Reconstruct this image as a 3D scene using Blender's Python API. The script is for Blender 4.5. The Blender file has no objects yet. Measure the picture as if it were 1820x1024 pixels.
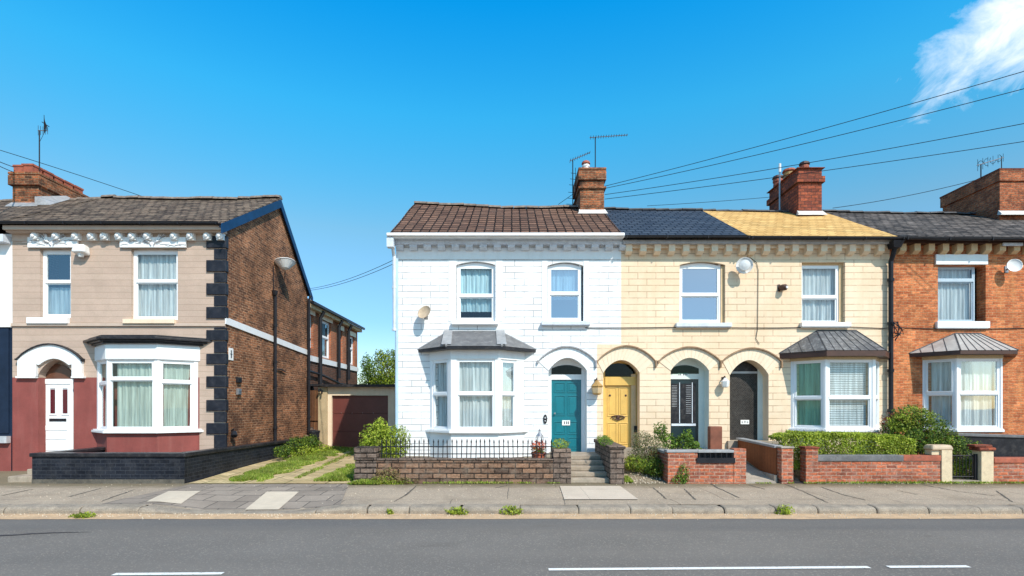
import bpy, bmesh, math, random
from mathutils import Vector, noise as mnoise
from mathutils.geometry import tessellate_polygon
R = random.Random(7)
sc = bpy.context.scene
col = sc.collection
CAMZ = 1.92; F = 960.0; HY = 722.0; D = 15.0
def X(px, y=D): return (px-910)*y/F
def Z(py, y=D): return CAMZ+(HY-py)*y/F

# ------------------------------------------------------------------ materials
def newmat(name):
    m = bpy.data.materials.new(name); m.use_nodes = True
    nt = m.node_tree; nt.nodes.clear()
    out = nt.nodes.new('ShaderNodeOutputMaterial')
    b = nt.nodes.new('ShaderNodeBsdfPrincipled')
    nt.links.new(b.outputs[0], out.inputs[0])
    return m, nt, b, out
def N(nt, t, **k):
    n = nt.nodes.new(t)
    for a, v in k.items():
        if a.startswith('i_'):
            key = a[2:]
            n.inputs[int(key) if key.isdigit() else key.replace('_', ' ')].default_value = v
        else: setattr(n, a, v)
    return n
def L(nt, a, b): nt.links.new(a, b)
def c4(c): return (c[0], c[1], c[2], 1)
def math_(nt, op, a, b=None, c=None, clamp=False):
    n = nt.nodes.new('ShaderNodeMath'); n.operation = op; n.use_clamp = clamp
    for i, v in enumerate((a, b, c)):
        if v is None: continue
        if isinstance(v, (int, float)): n.inputs[i].default_value = v
        else: L(nt, v, n.inputs[i])
    return n.outputs[0]
def mixc(nt, f, a, b, mode='MIX'):
    n = nt.nodes.new('ShaderNodeMix'); n.data_type = 'RGBA'; n.blend_type = mode
    for i, v in ((0, f), (6, a), (7, b)):
        if isinstance(v, (int, float)): n.inputs[i].default_value = v
        elif isinstance(v, tuple): n.inputs[i].default_value = c4(v)
        else: L(nt, v, n.inputs[i])
    return n.outputs[2]
def ramp(nt, f, lo, hi, a=0.0, b=1.0):
    n = nt.nodes.new('ShaderNodeMapRange'); n.clamp = True
    n.inputs[1].default_value = lo; n.inputs[2].default_value = hi
    n.inputs[3].default_value = a; n.inputs[4].default_value = b
    L(nt, f, n.inputs[0]); return n.outputs[0]
def pos(nt): return nt.nodes.new('ShaderNodeNewGeometry').outputs['Position']
def sep(nt, v):
    s = nt.nodes.new('ShaderNodeSeparateXYZ'); L(nt, v, s.inputs[0]); return s.outputs
def comb(nt, x, y, z=0.0):
    c = nt.nodes.new('ShaderNodeCombineXYZ')
    for i, v in enumerate((x, y, z)):
        if isinstance(v, (int, float)): c.inputs[i].default_value = v
        else: L(nt, v, c.inputs[i])
    return c.outputs[0]
def noise_(nt, v, scale, detail=4, rough=.6):
    n = N(nt, 'ShaderNodeTexNoise', i_Scale=scale, i_Detail=detail, i_Roughness=rough)
    L(nt, v, n.inputs['Vector']); return n.outputs['Fac']
def bump(nt, b, h, strength=.4, dist=.01):
    n = N(nt, 'ShaderNodeBump', i_Strength=strength, i_Distance=dist)
    L(nt, h, n.inputs['Height']); L(nt, n.outputs[0], b.inputs['Normal'])

def plain(name, c, rough=.6, var=.15, scale=3.0, fine=.1, bmp=.15, metal=0.0, dirt=None, dirt_amt=.0, streak=False, spec=.5):
    m, nt, b, out = newmat(name)
    p = pos(nt)
    n1 = noise_(nt, p, scale, 5); n2 = noise_(nt, p, scale*14, 3)
    k = math_(nt, 'ADD', ramp(nt, n1, .3, .7, 1-var, 1+var), ramp(nt, n2, .3, .7, -fine, fine))
    cc = mixc(nt, 1.0, tuple(c), comb(nt, k, k, k), 'MULTIPLY')
    if dirt:
        if streak:
            s = sep(nt, p); v = comb(nt, math_(nt, 'MULTIPLY', math_(nt, 'ADD', s[0], s[1]), 5.0), math_(nt, 'MULTIPLY', s[2], .6))
            f = ramp(nt, noise_(nt, v, 1.0, 6, .65), .5, .72, 0, dirt_amt)
        else:
            f = ramp(nt, noise_(nt, p, scale*1.7, 6, .7), .48, .68, 0, dirt_amt)
        cc = mixc(nt, f, cc, tuple(dirt))
    L(nt, cc, b.inputs['Base Color'])
    b.inputs['Roughness'].default_value = rough; b.inputs['Metallic'].default_value = metal
    b.inputs['Specular IOR Level'].default_value = spec
    if bmp: bump(nt, b, n2, bmp, .004)
    return m

def brick(name, c1, c2, mortar, bw=.225, bh=.075, ms=.01, rough=.85, var=.25, bmp=.5, horiz=False, zscale=1.0,
          blotch=None, blotch_amt=.0, blotch_scale=1.2, bias=0.0, streak=None, streak_amt=0, mfac=1.0, slope=False, smooth=.15, wob=0.0, offset=.5, sparse=0, speck=0):
    m, nt, b, out = newmat(name)
    p = pos(nt); s = sep(nt, p)
    if horiz: v = comb(nt, s[0], s[1])
    elif slope: v = comb(nt, s[0], math_(nt, 'MULTIPLY', s[2], zscale))
    else: v = comb(nt, math_(nt, 'ADD', s[0], s[1]), math_(nt, 'MULTIPLY', s[2], zscale))
    if wob:
        nn = N(nt, 'ShaderNodeTexNoise', i_Scale=1.6, i_Detail=2); L(nt, p, nn.inputs['Vector'])
        vm = nt.nodes.new('ShaderNodeVectorMath'); vm.operation = 'MULTIPLY_ADD'
        L(nt, nn.outputs['Color'], vm.inputs[0]); vm.inputs[1].default_value = (wob, wob, 0); L(nt, v, vm.inputs[2]); v = vm.outputs[0]
    t = N(nt, 'ShaderNodeTexBrick', offset=offset, i_Scale=1.0, i_Mortar_Size=ms, i_Mortar_Smooth=smooth, i_Bias=bias, i_Brick_Width=bw, i_Row_Height=bh)
    t.inputs['Color1'].default_value = c4(c1); t.inputs['Color2'].default_value = c4(c2); t.inputs['Mortar'].default_value = c4(mortar)
    L(nt, v, t.inputs['Vector'])
    n1 = noise_(nt, p, 1.1, 5, .65); n2 = noise_(nt, p, 28, 4, .7)
    k = math_(nt, 'ADD', ramp(nt, n1, .3, .7, 1-var, 1+var), ramp(nt, n2, .3, .7, -var*.8, var*.8))
    base_ = t.outputs['Color']
    if sparse:   # bed joints everywhere, upright joints only where the paint has opened
        t2 = N(nt, 'ShaderNodeTexBrick', i_Scale=1.0, i_Mortar_Size=ms, i_Mortar_Smooth=smooth, i_Brick_Width=500.0, i_Row_Height=bh)
        L(nt, v, t2.inputs['Vector']); vis = ramp(nt, noise_(nt, p, 1.7, 3, .6), .46, .56, .12, .9); vis2 = ramp(nt, noise_(nt, p, 2.3, 4, .6), .36, .6, .25, 1.0)
        f = math_(nt, 'MAXIMUM', math_(nt, 'MULTIPLY', t.outputs['Fac'], vis), math_(nt, 'MULTIPLY', t2.outputs['Fac'], vis2))
        base_ = mixc(nt, f, mixc(nt, ramp(nt, noise_(nt, p, .9, 4), .4, .6), tuple(c1), tuple(c2)), tuple(mortar))
    if speck:
        sx = comb(nt, math_(nt, 'MULTIPLY', math_(nt, 'ADD', s[0], s[1]), 10.0), math_(nt, 'MULTIPLY', s[2], 22.0)); ns = noise_(nt, sx, 1.0, 4, .75)
        kk = ramp(nt, ns, .32, .68, 1-speck, 1+speck*1.1); base_ = mixc(nt, 1.0, base_, comb(nt, kk, kk, kk), 'MULTIPLY')
    cc = mixc(nt, 1.0, base_, comb(nt, k, k, k), 'MULTIPLY')
    if blotch:
        f = ramp(nt, noise_(nt, p, blotch_scale, 7, .75), .48, .66, 0, blotch_amt); cc = mixc(nt, f, cc, tuple(blotch))
    if streak:
        w = comb(nt, math_(nt, 'MULTIPLY', math_(nt, 'ADD', s[0], s[1]), 4.0), math_(nt, 'MULTIPLY', s[2], .5))
        f = ramp(nt, noise_(nt, w, 1.0, 6, .65), .48, .75, 0, streak_amt); cc = mixc(nt, f, cc, tuple(streak))
    L(nt, cc, b.inputs['Base Color']); b.inputs['Roughness'].default_value = rough
    b.inputs['Specular IOR Level'].default_value = .12
    h = math_(nt, 'ADD', math_(nt, 'MULTIPLY', t.outputs['Fac'], -mfac), math_(nt, 'MULTIPLY', n2, .5))
    bump(nt, b, h, bmp, .012)
    return m

def glass(name, tint=(.90, .965, .975), refl=.05):
    m, nt, b, out = newmat(name); nt.nodes.remove(b)
    tr = N(nt, 'ShaderNodeBsdfTransparent', i_Color=c4(tint)); gl = N(nt, 'ShaderNodeBsdfGlossy', i_Roughness=.02)
    gl.inputs['Color'].default_value = (.85, .95, 1, 1)
    p = pos(nt); n = noise_(nt, p, 1.3, 2)
    bp = N(nt, 'ShaderNodeBump', i_Strength=.05, i_Distance=.02); L(nt, n, bp.inputs['Height']); L(nt, bp.outputs[0], gl.inputs['Normal'])
    fr = N(nt, 'ShaderNodeLayerWeight', i_Blend=.35)
    f = math_(nt, 'ADD', math_(nt, 'MULTIPLY', fr.outputs['Fresnel'], .35), refl, clamp=True)
    mx = nt.nodes.new('ShaderNodeMixShader'); L(nt, f, mx.inputs[0]); L(nt, tr.outputs[0], mx.inputs[1]); L(nt, gl.outputs[0], mx.inputs[2])
    L(nt, mx.outputs[0], out.inputs[0]); return m

def leafmat(name, a, b_, c_=None, trans=.35):
    m, nt, b, out = newmat(name)
    g = nt.nodes.new('ShaderNodeNewGeometry'); r = g.outputs['Random Per Island']
    cr = nt.nodes.new('ShaderNodeValToRGB'); L(nt, r, cr.inputs[0])
    cr.color_ramp.elements[0].color = c4(a); cr.color_ramp.elements[1].color = c4(c_ or b_)
    e = cr.color_ramp.elements.new(.6); e.color = c4(b_)
    n1 = noise_(nt, g.outputs['Position'], 2.2, 3)
    k = ramp(nt, n1, .35, .65, .65, 1.3); cc = mixc(nt, 1.0, cr.outputs[0], comb(nt, k, k, k), 'MULTIPLY')
    L(nt, cc, b.inputs['Base Color']); b.inputs['Roughness'].default_value = .55; b.inputs['Specular IOR Level'].default_value = .35
    tl = nt.nodes.new('ShaderNodeBsdfTranslucent'); L(nt, cc, tl.inputs[0])
    mx = N(nt, 'ShaderNodeMixShader', i_0=trans); L(nt, b.outputs[0], mx.inputs[1]); L(nt, tl.outputs[0], mx.inputs[2]); L(nt, mx.outputs[0], out.inputs[0])
    return m

def curtainmat(name, c, trans=.3):
    m, nt, b, out = newmat(name)
    p = pos(nt); s = sep(nt, p)
    n = noise_(nt, comb(nt, math_(nt, 'MULTIPLY', s[0], 14.0), math_(nt, 'MULTIPLY', s[1], 14.0), math_(nt, 'MULTIPLY', s[2], .7)), 1.0, 4)
    k = ramp(nt, n, .3, .7, .5, 1.1); cc = mixc(nt, 1.0, tuple(c), comb(nt, k, k, k), 'MULTIPLY')  # upright streaks paint the shade of the folds into the cloth colour
    L(nt, cc, b.inputs['Base Color']); b.inputs['Roughness'].default_value = .9
    tl = nt.nodes.new('ShaderNodeBsdfTranslucent'); L(nt, cc, tl.inputs[0])
    mx = N(nt, 'ShaderNodeMixShader', i_0=trans); L(nt, b.outputs[0], mx.inputs[1]); L(nt, tl.outputs[0], mx.inputs[2]); L(nt, mx.outputs[0], out.inputs[0])
    return m

M = {}
M['white_block'] = brick('white_block', (.80, .80, .80), (.765, .765, .765), (.27, .27, .29), .52, .176, .009, .6, .04, .35, sparse=1, streak=(.66, .65, .62), streak_amt=.35, smooth=.05, wob=.006)
M['white_paint'] = plain('white_paint', (.80, .80, .80), .45, .03, 2, .02, .08, dirt=(.56, .55, .52), dirt_amt=.25, streak=True)
M['upvc'] = plain('upvc', (.83, .84, .85), .3, .02, 2, .01, .0)
M['greywhite'] = plain('greywhite', (.62, .67, .74), .7, .10, 4, .08, .3, dirt=(.36, .38, .42), dirt_amt=.5)  # blue tint puts the shade under the white house eaves into the paint
M['cream_block'] = brick('cream_block', (.81, .645, .47), (.765, .585, .405), (.36, .23, .14), .5, .176, .008, .65, .06, .35, sparse=1, streak=(.66, .50, .32), streak_amt=.4, smooth=.05, wob=.008)
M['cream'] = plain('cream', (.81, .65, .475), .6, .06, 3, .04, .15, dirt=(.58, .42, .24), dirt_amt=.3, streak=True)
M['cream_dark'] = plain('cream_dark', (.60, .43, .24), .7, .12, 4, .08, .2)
M['tan_render'] = brick('tan_render', (.51, .385, .31), (.47, .35, .28), (.33, .25, .19), 60.0, .17, .006, .85, .10, .25, blotch=(.40, .31, .24), blotch_amt=.45, blotch_scale=3, wob=.03)
M['tan'] = plain('tan', (.51, .395, .315), .7, .08, 3, .05, .1)
M['maroon_render'] = plain('maroon_render', (.235, .058, .048), .8, .15, 2, .06, .25, dirt=(.30, .12, .10), dirt_amt=.4, streak=True)
M['quoin_black'] = plain('quoin_black', (.016, .018, .026), .45, .3, 3, .2, .3, spec=.2, dirt=(.07, .07, .08), dirt_amt=.35)
M['navy'] = plain('navy', (.012, .022, .045), .45, .2, 3, .1, .1, spec=.2)
M['navy_board'] = plain('navy_board', (.006, .040, .11), .45, .2, 3, .1, .1, spec=.2)
M['gable_brick'] = brick('gable_brick', (.35, .145, .070), (.12, .054, .033), (.36, .225, .14), .225, .075, .009, .9, .38, .9, speck=.6, blotch=(.055, .031, .024), blotch_amt=.8, blotch_scale=1.3)
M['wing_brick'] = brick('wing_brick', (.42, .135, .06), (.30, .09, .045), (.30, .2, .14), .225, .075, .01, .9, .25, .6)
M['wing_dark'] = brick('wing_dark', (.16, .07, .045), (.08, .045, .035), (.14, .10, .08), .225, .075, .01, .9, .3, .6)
M['red_brick'] = brick('red_brick', (.64, .215, .085), (.36, .095, .038), (.44, .24, .13), .225, .073, .008, .9, .25, .6, speck=.40, blotch=(.19, .065, .035), blotch_amt=.6, blotch_scale=3.0, streak=(.66, .33, .13), streak_amt=.4)
M['garden_brick'] = brick('garden_brick', (.50, .145, .070), (.22, .070, .045), (.36, .22, .16), .235, .080, .011, .9, .3, .9, speck=.45, wob=.02, blotch=(.36, .24, .20), blotch_amt=.45, blotch_scale=5)
M['stone_wall'] = brick('stone_wall', (.26, .150, .095), (.10, .066, .050), (.035, .025, .02), .32, .122, .015, .9, .35, 1.0, speck=.45, blotch=(.24, .19, .15), blotch_amt=.5, blotch_scale=6, wob=.02)
M['dark_stone'] = brick('dark_stone', (.19, .135, .105), (.10, .075, .062), (.035, .028, .024), .30, .12, .014, .9, .3, 1.0, speck=.45, blotch=(.25, .20, .17), blotch_amt=.5, blotch_scale=7)
M['black_brick'] = brick('black_brick', (.010, .012, .018), (.018, .021, .030), (.038, .042, .052), .23, .085, .006, .4, .3, .6, blotch=(.06, .06, .065), blotch_amt=.4, blotch_scale=4)
M['black_gloss'] = plain('black_gloss', (.02, .02, .024), .35, .3, 4, .2, .2, spec=.2, dirt=(.10, .09, .085), dirt_amt=.4)
M['black_metal'] = plain('black_metal', (.018, .018, .022), .4, .2, 5, .1, 0, spec=.2)
M['grey_metal'] = plain('grey_metal', (.32, .33, .35), .35, .1, 5, .05, 0, metal=.6)
M['chimney_brick'] = brick('chimney_brick', (.40, .13, .055), (.12, .052, .032), (.24, .15, .09), .225, .078, .012, .9, .35, .8, speck=.5, blotch=(.035, .026, .02), blotch_amt=.92, blotch_scale=3.2)
M['chimney_red'] = brick('chimney_red', (.38, .10, .05), (.17, .05, .035), (.10, .05, .04), .24, .10, .010, .85, .25, .6, speck=.35, blotch=(.07, .032, .026), blotch_amt=.6, blotch_scale=3)
M['chimney_weathered'] = brick('chimney_weathered', (.48, .15, .065), (.24, .072, .038), (.28, .16, .10), .225, .075, .010, .9, .35, .8, speck=.5, blotch=(.09, .035, .025), blotch_amt=.75, blotch_scale=2.4)
M['terracotta'] = plain('terracotta', (.36, .095, .05), .75, .3, 5, .12, .3, dirt=(.12, .06, .05), dirt_amt=.6)
M['lead'] = plain('lead', (.42, .43, .45), .55, .15, 4, .08, .2, dirt=(.65, .63, .6), dirt_amt=.4)
M['pale_mortar'] = plain('pale_mortar', (.6, .57, .53), .8, .15, 5, .1, .3)
M['roof_left'] = brick('roof_left', (.19, .138, .10), (.07, .052, .041), (.012, .010, .009), .24, .125, .018, .85, .30, 1.0, speck=.35, slope=True, blotch=(.30, .235, .17), blotch_amt=.45, blotch_scale=3.5, wob=.03)
M['roof_brown'] = brick('roof_brown', (.205, .115, .078), (.11, .062, .045), (.014, .009, .007), .25, .145, .022, .85, .25, 1.0, slope=True, offset=.03, speck=.3, blotch=(.10, .07, .055), blotch_amt=.5, blotch_scale=2.5, wob=.01)
M['roof_blue'] = brick('roof_blue', (.060, .076, .100), (.042, .055, .078), (.012, .016, .024), .25, .12, .018, .6, .15, .8, slope=True, wob=.01)
M['roof_yellow'] = brick('roof_yellow', (.68, .44, .17), (.56, .34, .12), (.26, .14, .05), .25, .13, .010, .85, .15, .6, slope=True, blotch=(.42, .23, .08), blotch_amt=.45, blotch_scale=3, wob=.03)
M['roof_dark'] = brick('roof_dark', (.15, .128, .115), (.055, .05, .048), (.012, .011, .010), .26, .12, .020, .85, .35, 1.0, speck=.4, slope=True, blotch=(.20, .17, .15), blotch_amt=.5, blotch_scale=4, wob=.02)
M['ridge'] = plain('ridge', (.17, .13, .105), .85, .3, 5, .2, .5, dirt=(.42, .36, .28), dirt_amt=.5)
M['ridge_dark'] = plain('ridge_dark', (.06, .06, .065), .8, .3, 5, .2, .5, dirt=(.22, .2, .18), dirt_amt=.3)
M['bay_slate'] = plain('bay_slate', (.125, .125, .13), .6, .2, 4, .12, .4, dirt=(.30, .29, .28), dirt_amt=.45)
M['bay_lead'] = plain('bay_lead', (.13, .135, .145), .42, .2, 5, .1, .3, metal=.35, dirt=(.5, .5, .5), dirt_amt=.5)
M['bay_lead_light'] = plain('bay_lead_light', (.42, .40, .38), .45, .15, 4, .08, .2, metal=.2, dirt=(.6, .58, .55), dirt_amt=.5)
M['dark_brown'] = plain('dark_brown', (.06, .025, .016), .5, .2, 5, .1, .1)
M['wood'] = brick('wood', (.30, .10, .04), (.24, .078, .03), (.08, .03, .015), .14, 4.0, .004, .6, .25, .3, streak=(.16, .06, .03), streak_amt=.5)
M['fence_wood'] = brick('fence_wood', (.18, .085, .04), (.12, .055, .03), (.03, .018, .012), .10, 5.0, .008, .8, .3, .5, streak=(.08, .04, .025), streak_amt=.6)
M['post_red'] = plain('post_red', (.20, .065, .035), .7, .25, 5, .15, .3)
M['teal'] = plain('teal', (.002, .15, .19), .28, .08, 3, .03, .05)
M['yellow_door'] = plain('yellow_door', (.68, .43, .11), .4, .08, 3, .04, .08, dirt=(.45, .26, .06), dirt_amt=.3, streak=True)
M['dark_teal'] = plain('dark_teal', (.006, .022, .028), .25, .2, 3, .05, .0)
M['mint'] = plain('mint', (.68, .72, .67), .4, .05, 3, .03, .05)
M['mesh_black'] = brick('mesh_black', (.016, .014, .013), (.04, .035, .032), (.09, .085, .08), .05, .034, .004, .5, .3, .4)
M['maroon_door'] = plain('maroon_door', (.13, .034, .026), .45, .12, 2, .06, .1, dirt=(.20, .07, .06), dirt_amt=.2)
M['red_glass'] = plain('red_glass', (.09, .012, .02), .15, .1, 3, .02, 0)
M['brown_glass'] = plain('brown_glass', (.12, .05, .03), .2, .15, 3, .05, 0)
M['interior'] = plain('interior', (.016, .019, .021), .9, .2, 2, .05, 0)  # near-black: shade of unlit rooms put into the colour behind windows and fanlights
M['glass'] = glass('glass'); M['glass_dark'] = glass('glass_dark', (.35, .42, .45), .0); M['glass_sky'] = glass('glass_sky', (.6, .8, .9), .40)
M['glass_fan'] = glass('glass_fan', (.30, .52, .40), .0); M['glass_day'] = glass('glass_day', (.80, .92, .96), .22); M['glass_green'] = glass('glass_green', (.70, .92, .82), .05)
M['net'] = curtainmat('net', (.86, .87, .86), .15); M['curtain_green'] = curtainmat('curtain_green', (.70, .76, .66), .15)
M['curtain_blue'] = curtainmat('curtain_blue', (.58, .78, .84), .15); M['blind'] = curtainmat('blind', (.90, .90, .90), .10); M['obscure'] = curtainmat('obscure', (.55, .72, .64), .15)
M['dish_white'] = plain('dish_white', (.75, .75, .74), .4, .05, 4, .03, 0)
M['dish_beige'] = plain('dish_beige', (.50, .38, .26), .6, .15, 8, .1, .1)
M['concrete'] = plain('concrete', (.36, .31, .255), .85, .2, 2.5, .15, .4, dirt=(.16, .14, .12), dirt_amt=.5)
M['step_stone'] = plain('step_stone', (.34, .28, .215), .85, .2, 5, .15, .4, dirt=(.17, .14, .11), dirt_amt=.5)
M['kerb'] = plain('kerb', (.29, .24, .185), .9, .2, 4, .25, .6, dirt=(.12, .105, .09), dirt_amt=.5)
M['grit_strip'] = plain('grit_strip', (.52, .35, .205), .95, .15, 3, .2, .5, dirt=(.27, .20, .15), dirt_amt=.5)
M['drive'] = brick('drive', (.53, .41, .235), (.41, .30, .16), (.14, .12, .06), .95, .62, .018, .9, .18, .4, horiz=True, speck=.3, blotch=(.22, .21, .08), blotch_amt=.6, blotch_scale=2.2, wob=.06)
M['pave_pale'] = plain('pave_pale', (.56, .47, .36), .85, .08, 5, .08, .2)
M['pave_setts'] = brick('pave_setts', (.30, .25, .205), (.24, .20, .165), (.09, .08, .07), .60, .50, .012, .85, .15, .4, horiz=True, wob=.02)
M['soil'] = plain('soil', (.20, .155, .105), .95, .3, 3, .25, .8, dirt=(.10, .10, .04), dirt_amt=.6)
M['slate_cope'] = plain('slate_cope', (.12, .12, .125), .6, .25, 5, .15, .3, dirt=(.3, .29, .28), dirt_amt=.4)
M['lead_dull'] = plain('lead_dull', (.27, .275, .285), .6, .2, 4, .1, .2, dirt=(.45, .44, .42), dirt_amt=.3)
M['soot'] = plain('soot', (.09, .08, .065), .9, .3, 5, .2, .4, dirt=(.2, .17, .13), dirt_amt=.5)
M['bark'] = plain('bark', (.10, .075, .055), .9, .3, 8, .2, .6)
M['leaf_bright'] = leafmat('leaf_bright', (.14, .20, .016), (.30, .39, .03), (.56, .60, .08))
M['leaf_mid'] = leafmat('leaf_mid', (.045, .11, .014), (.12, .22, .024), (.26, .36, .045))
M['leaf_dark'] = leafmat('leaf_dark', (.03, .075, .012), (.10, .18, .02), (.30, .37, .04))
M['leaf_tree'] = leafmat('leaf_tree', (.08, .14, .012), (.23, .31, .025), (.42, .48, .05))
M['leaf_grey'] = leafmat('leaf_grey', (.08, .11, .03), (.20, .22, .08), (.46, .36, .26))
M['leaf_red'] = leafmat('leaf_red', (.16, .03, .02), (.30, .07, .03), (.35, .16, .05))
M['grass'] = leafmat('grass', (.12, .20, .02), (.28, .38, .04), (.50, .48, .14))
M['dry'] = leafmat('dry', (.22, .15, .07), (.36, .26, .13), (.20, .22, .06))
M['flower_red'] = leafmat('flower_red', (.5, .05, .03), (.6, .13, .05), (.65, .3, .15))
M['lantern_wood'] = plain('lantern_wood', (.40, .24, .08), .6, .2, 9, .15, .2, dirt=(.15, .09, .04), dirt_amt=.5)
M['hood_brown'] = plain('hood_brown', (.30, .19, .11), .8, .3, 5, .15, .2)
M['hood_grey'] = plain('hood_grey', (.36, .35, .36), .8, .3, 5, .15, .2)
M['frosted'] = plain('frosted', (.72, .73, .72), .3, .05, 4, .02, 0)
M['paper'] = plain('paper', (.82, .82, .80), .5, .03, 4, .02, 0)
M['ink'] = plain('ink', (.03, .03, .035), .5, .1, 4, .02, 0)

# asphalt road, pavement asphalt
def asphalt(name, c, bands=True, joints=False):
    m, nt, b, out = newmat(name); p = pos(nt); s = sep(nt, p)
    n1 = noise_(nt, p, .5, 5); n2 = noise_(nt, p, 75, 3, .8); vo = N(nt, 'ShaderNodeTexVoronoi', i_Scale=60.0); L(nt, p, vo.inputs['Vector'])
    k = math_(nt, 'ADD', ramp(nt, n1, .3, .7, .88, 1.1), ramp(nt, n2, .3, .7, -.28, .32))
    cc = mixc(nt, 1.0, tuple(c), comb(nt, k, k, k), 'MULTIPLY')
    f = ramp(nt, sep(nt, vo.outputs['Color'])[0], .86, .93, 0, .38); cc = mixc(nt, f, cc, (c[0]*2.6, c[1]*2.5, c[2]*2.3))
    if bands:
        n3 = noise_(nt, comb(nt, math_(nt, 'MULTIPLY', s[0], .25), s[1]), 1.4, 4)
        yy = math_(nt, 'ADD', s[1], math_(nt, 'MULTIPLY', n3, .5))
        f = math_(nt, 'MULTIPLY', ramp(nt, yy, 8.55, 8.75), ramp(nt, yy, 9.35, 9.6, 1, 0)); f = math_(nt, 'MULTIPLY', f, .45)
        cc = mixc(nt, f, cc, (c[0]*.62, c[1]*.68, c[2]*.78))
        tr_ = math_(nt, 'MULTIPLY', ramp(nt, math_(nt, 'ABSOLUTE', math_(nt, 'SUBTRACT', math_(nt, 'PINGPONG', math_(nt, 'SUBTRACT', yy, 6.95), .85), .0)), .0, .38, .22, 0), ramp(nt, n1, .3, .6, .5, 1)); cc = mixc(nt, tr_, cc, (c[0]*.7, c[1]*.7, c[2]*.72))
        st = ramp(nt, noise_(nt, comb(nt, math_(nt, 'MULTIPLY', s[0], .5), s[1]), .9, 3, .5), .66, .72, 0, .4); cc = mixc(nt, st, cc, (c[0]*.6, c[1]*.58, c[2]*.56))
        f2 = ramp(nt, noise_(nt, comb(nt, math_(nt, 'MULTIPLY', s[0], .12), s[1]), 1.1, 5), .45, .7, 0, .35); cc = mixc(nt, f2, cc, (c[0]*1.3, c[1]*1.27, c[2]*1.22))
    if joints:
        t = N(nt, 'ShaderNodeTexBrick', i_Scale=1.0, i_Mortar_Size=.010, i_Brick_Width=2.1, i_Row_Height=1.55, i_Mortar_Smooth=0.0)
        nn = N(nt, 'ShaderNodeTexNoise', i_Scale=1.2, i_Detail=5); L(nt, p, nn.inputs['Vector'])
        vm = nt.nodes.new('ShaderNodeVectorMath'); vm.operation = 'MULTIPLY_ADD'; L(nt, nn.outputs['Color'], vm.inputs[0]); vm.inputs[1].default_value = (.16, .10, 0)
        L(nt, comb(nt, s[0], math_(nt, 'ADD', s[1], .35)), vm.inputs[2]); L(nt, vm.outputs[0], t.inputs['Vector'])
        cc = mixc(nt, math_(nt, 'MULTIPLY', t.outputs['Fac'], .65), cc, (.05, .045, .04))
        cc = mixc(nt, ramp(nt, noise_(nt, p, 1.3, 6, .7), .48, .7, 0, .5), cc, (c[0]*.68, c[1]*.66, c[2]*.62))
        cc = mixc(nt, ramp(nt, noise_(nt, comb(nt, s[0], s[1], 5.0), .8, 6, .7), .5, .7, 0, .5), cc, (c[0]*1.4, c[1]*1.36, c[2]*1.28))
        # mossy brown edge under the garden walls
        cc = mixc(nt, math_(nt, 'MULTIPLY', ramp(nt, math_(nt, 'ADD', s[1], math_(nt, 'MULTIPLY', noise_(nt, p, 3, 5, .7), .8)), 12.2, 12.75), .75), cc, (.13, .105, .055))
    L(nt, cc, b.inputs['Base Color']); b.inputs['Roughness'].default_value = .82; b.inputs['Specular IOR Level'].default_value = .3
    bump(nt, b, n2, .5, .006); return m
M['road'] = asphalt('road', (.156, .141, .126)); M['pavement'] = asphalt('pavement', (.335, .27, .205), False, True)
def linemat():
    m, nt, b, out = newmat('road_paint'); p = pos(nt); n = noise_(nt, p, 22, 5, .8)
    L(nt, mixc(nt, ramp(nt, n, .56, .66), (.78, .77, .74), (.22, .21, .2)), b.inputs['Base Color']); b.inputs['Roughness'].default_value = .7; return m
M['line'] = linemat()

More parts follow.
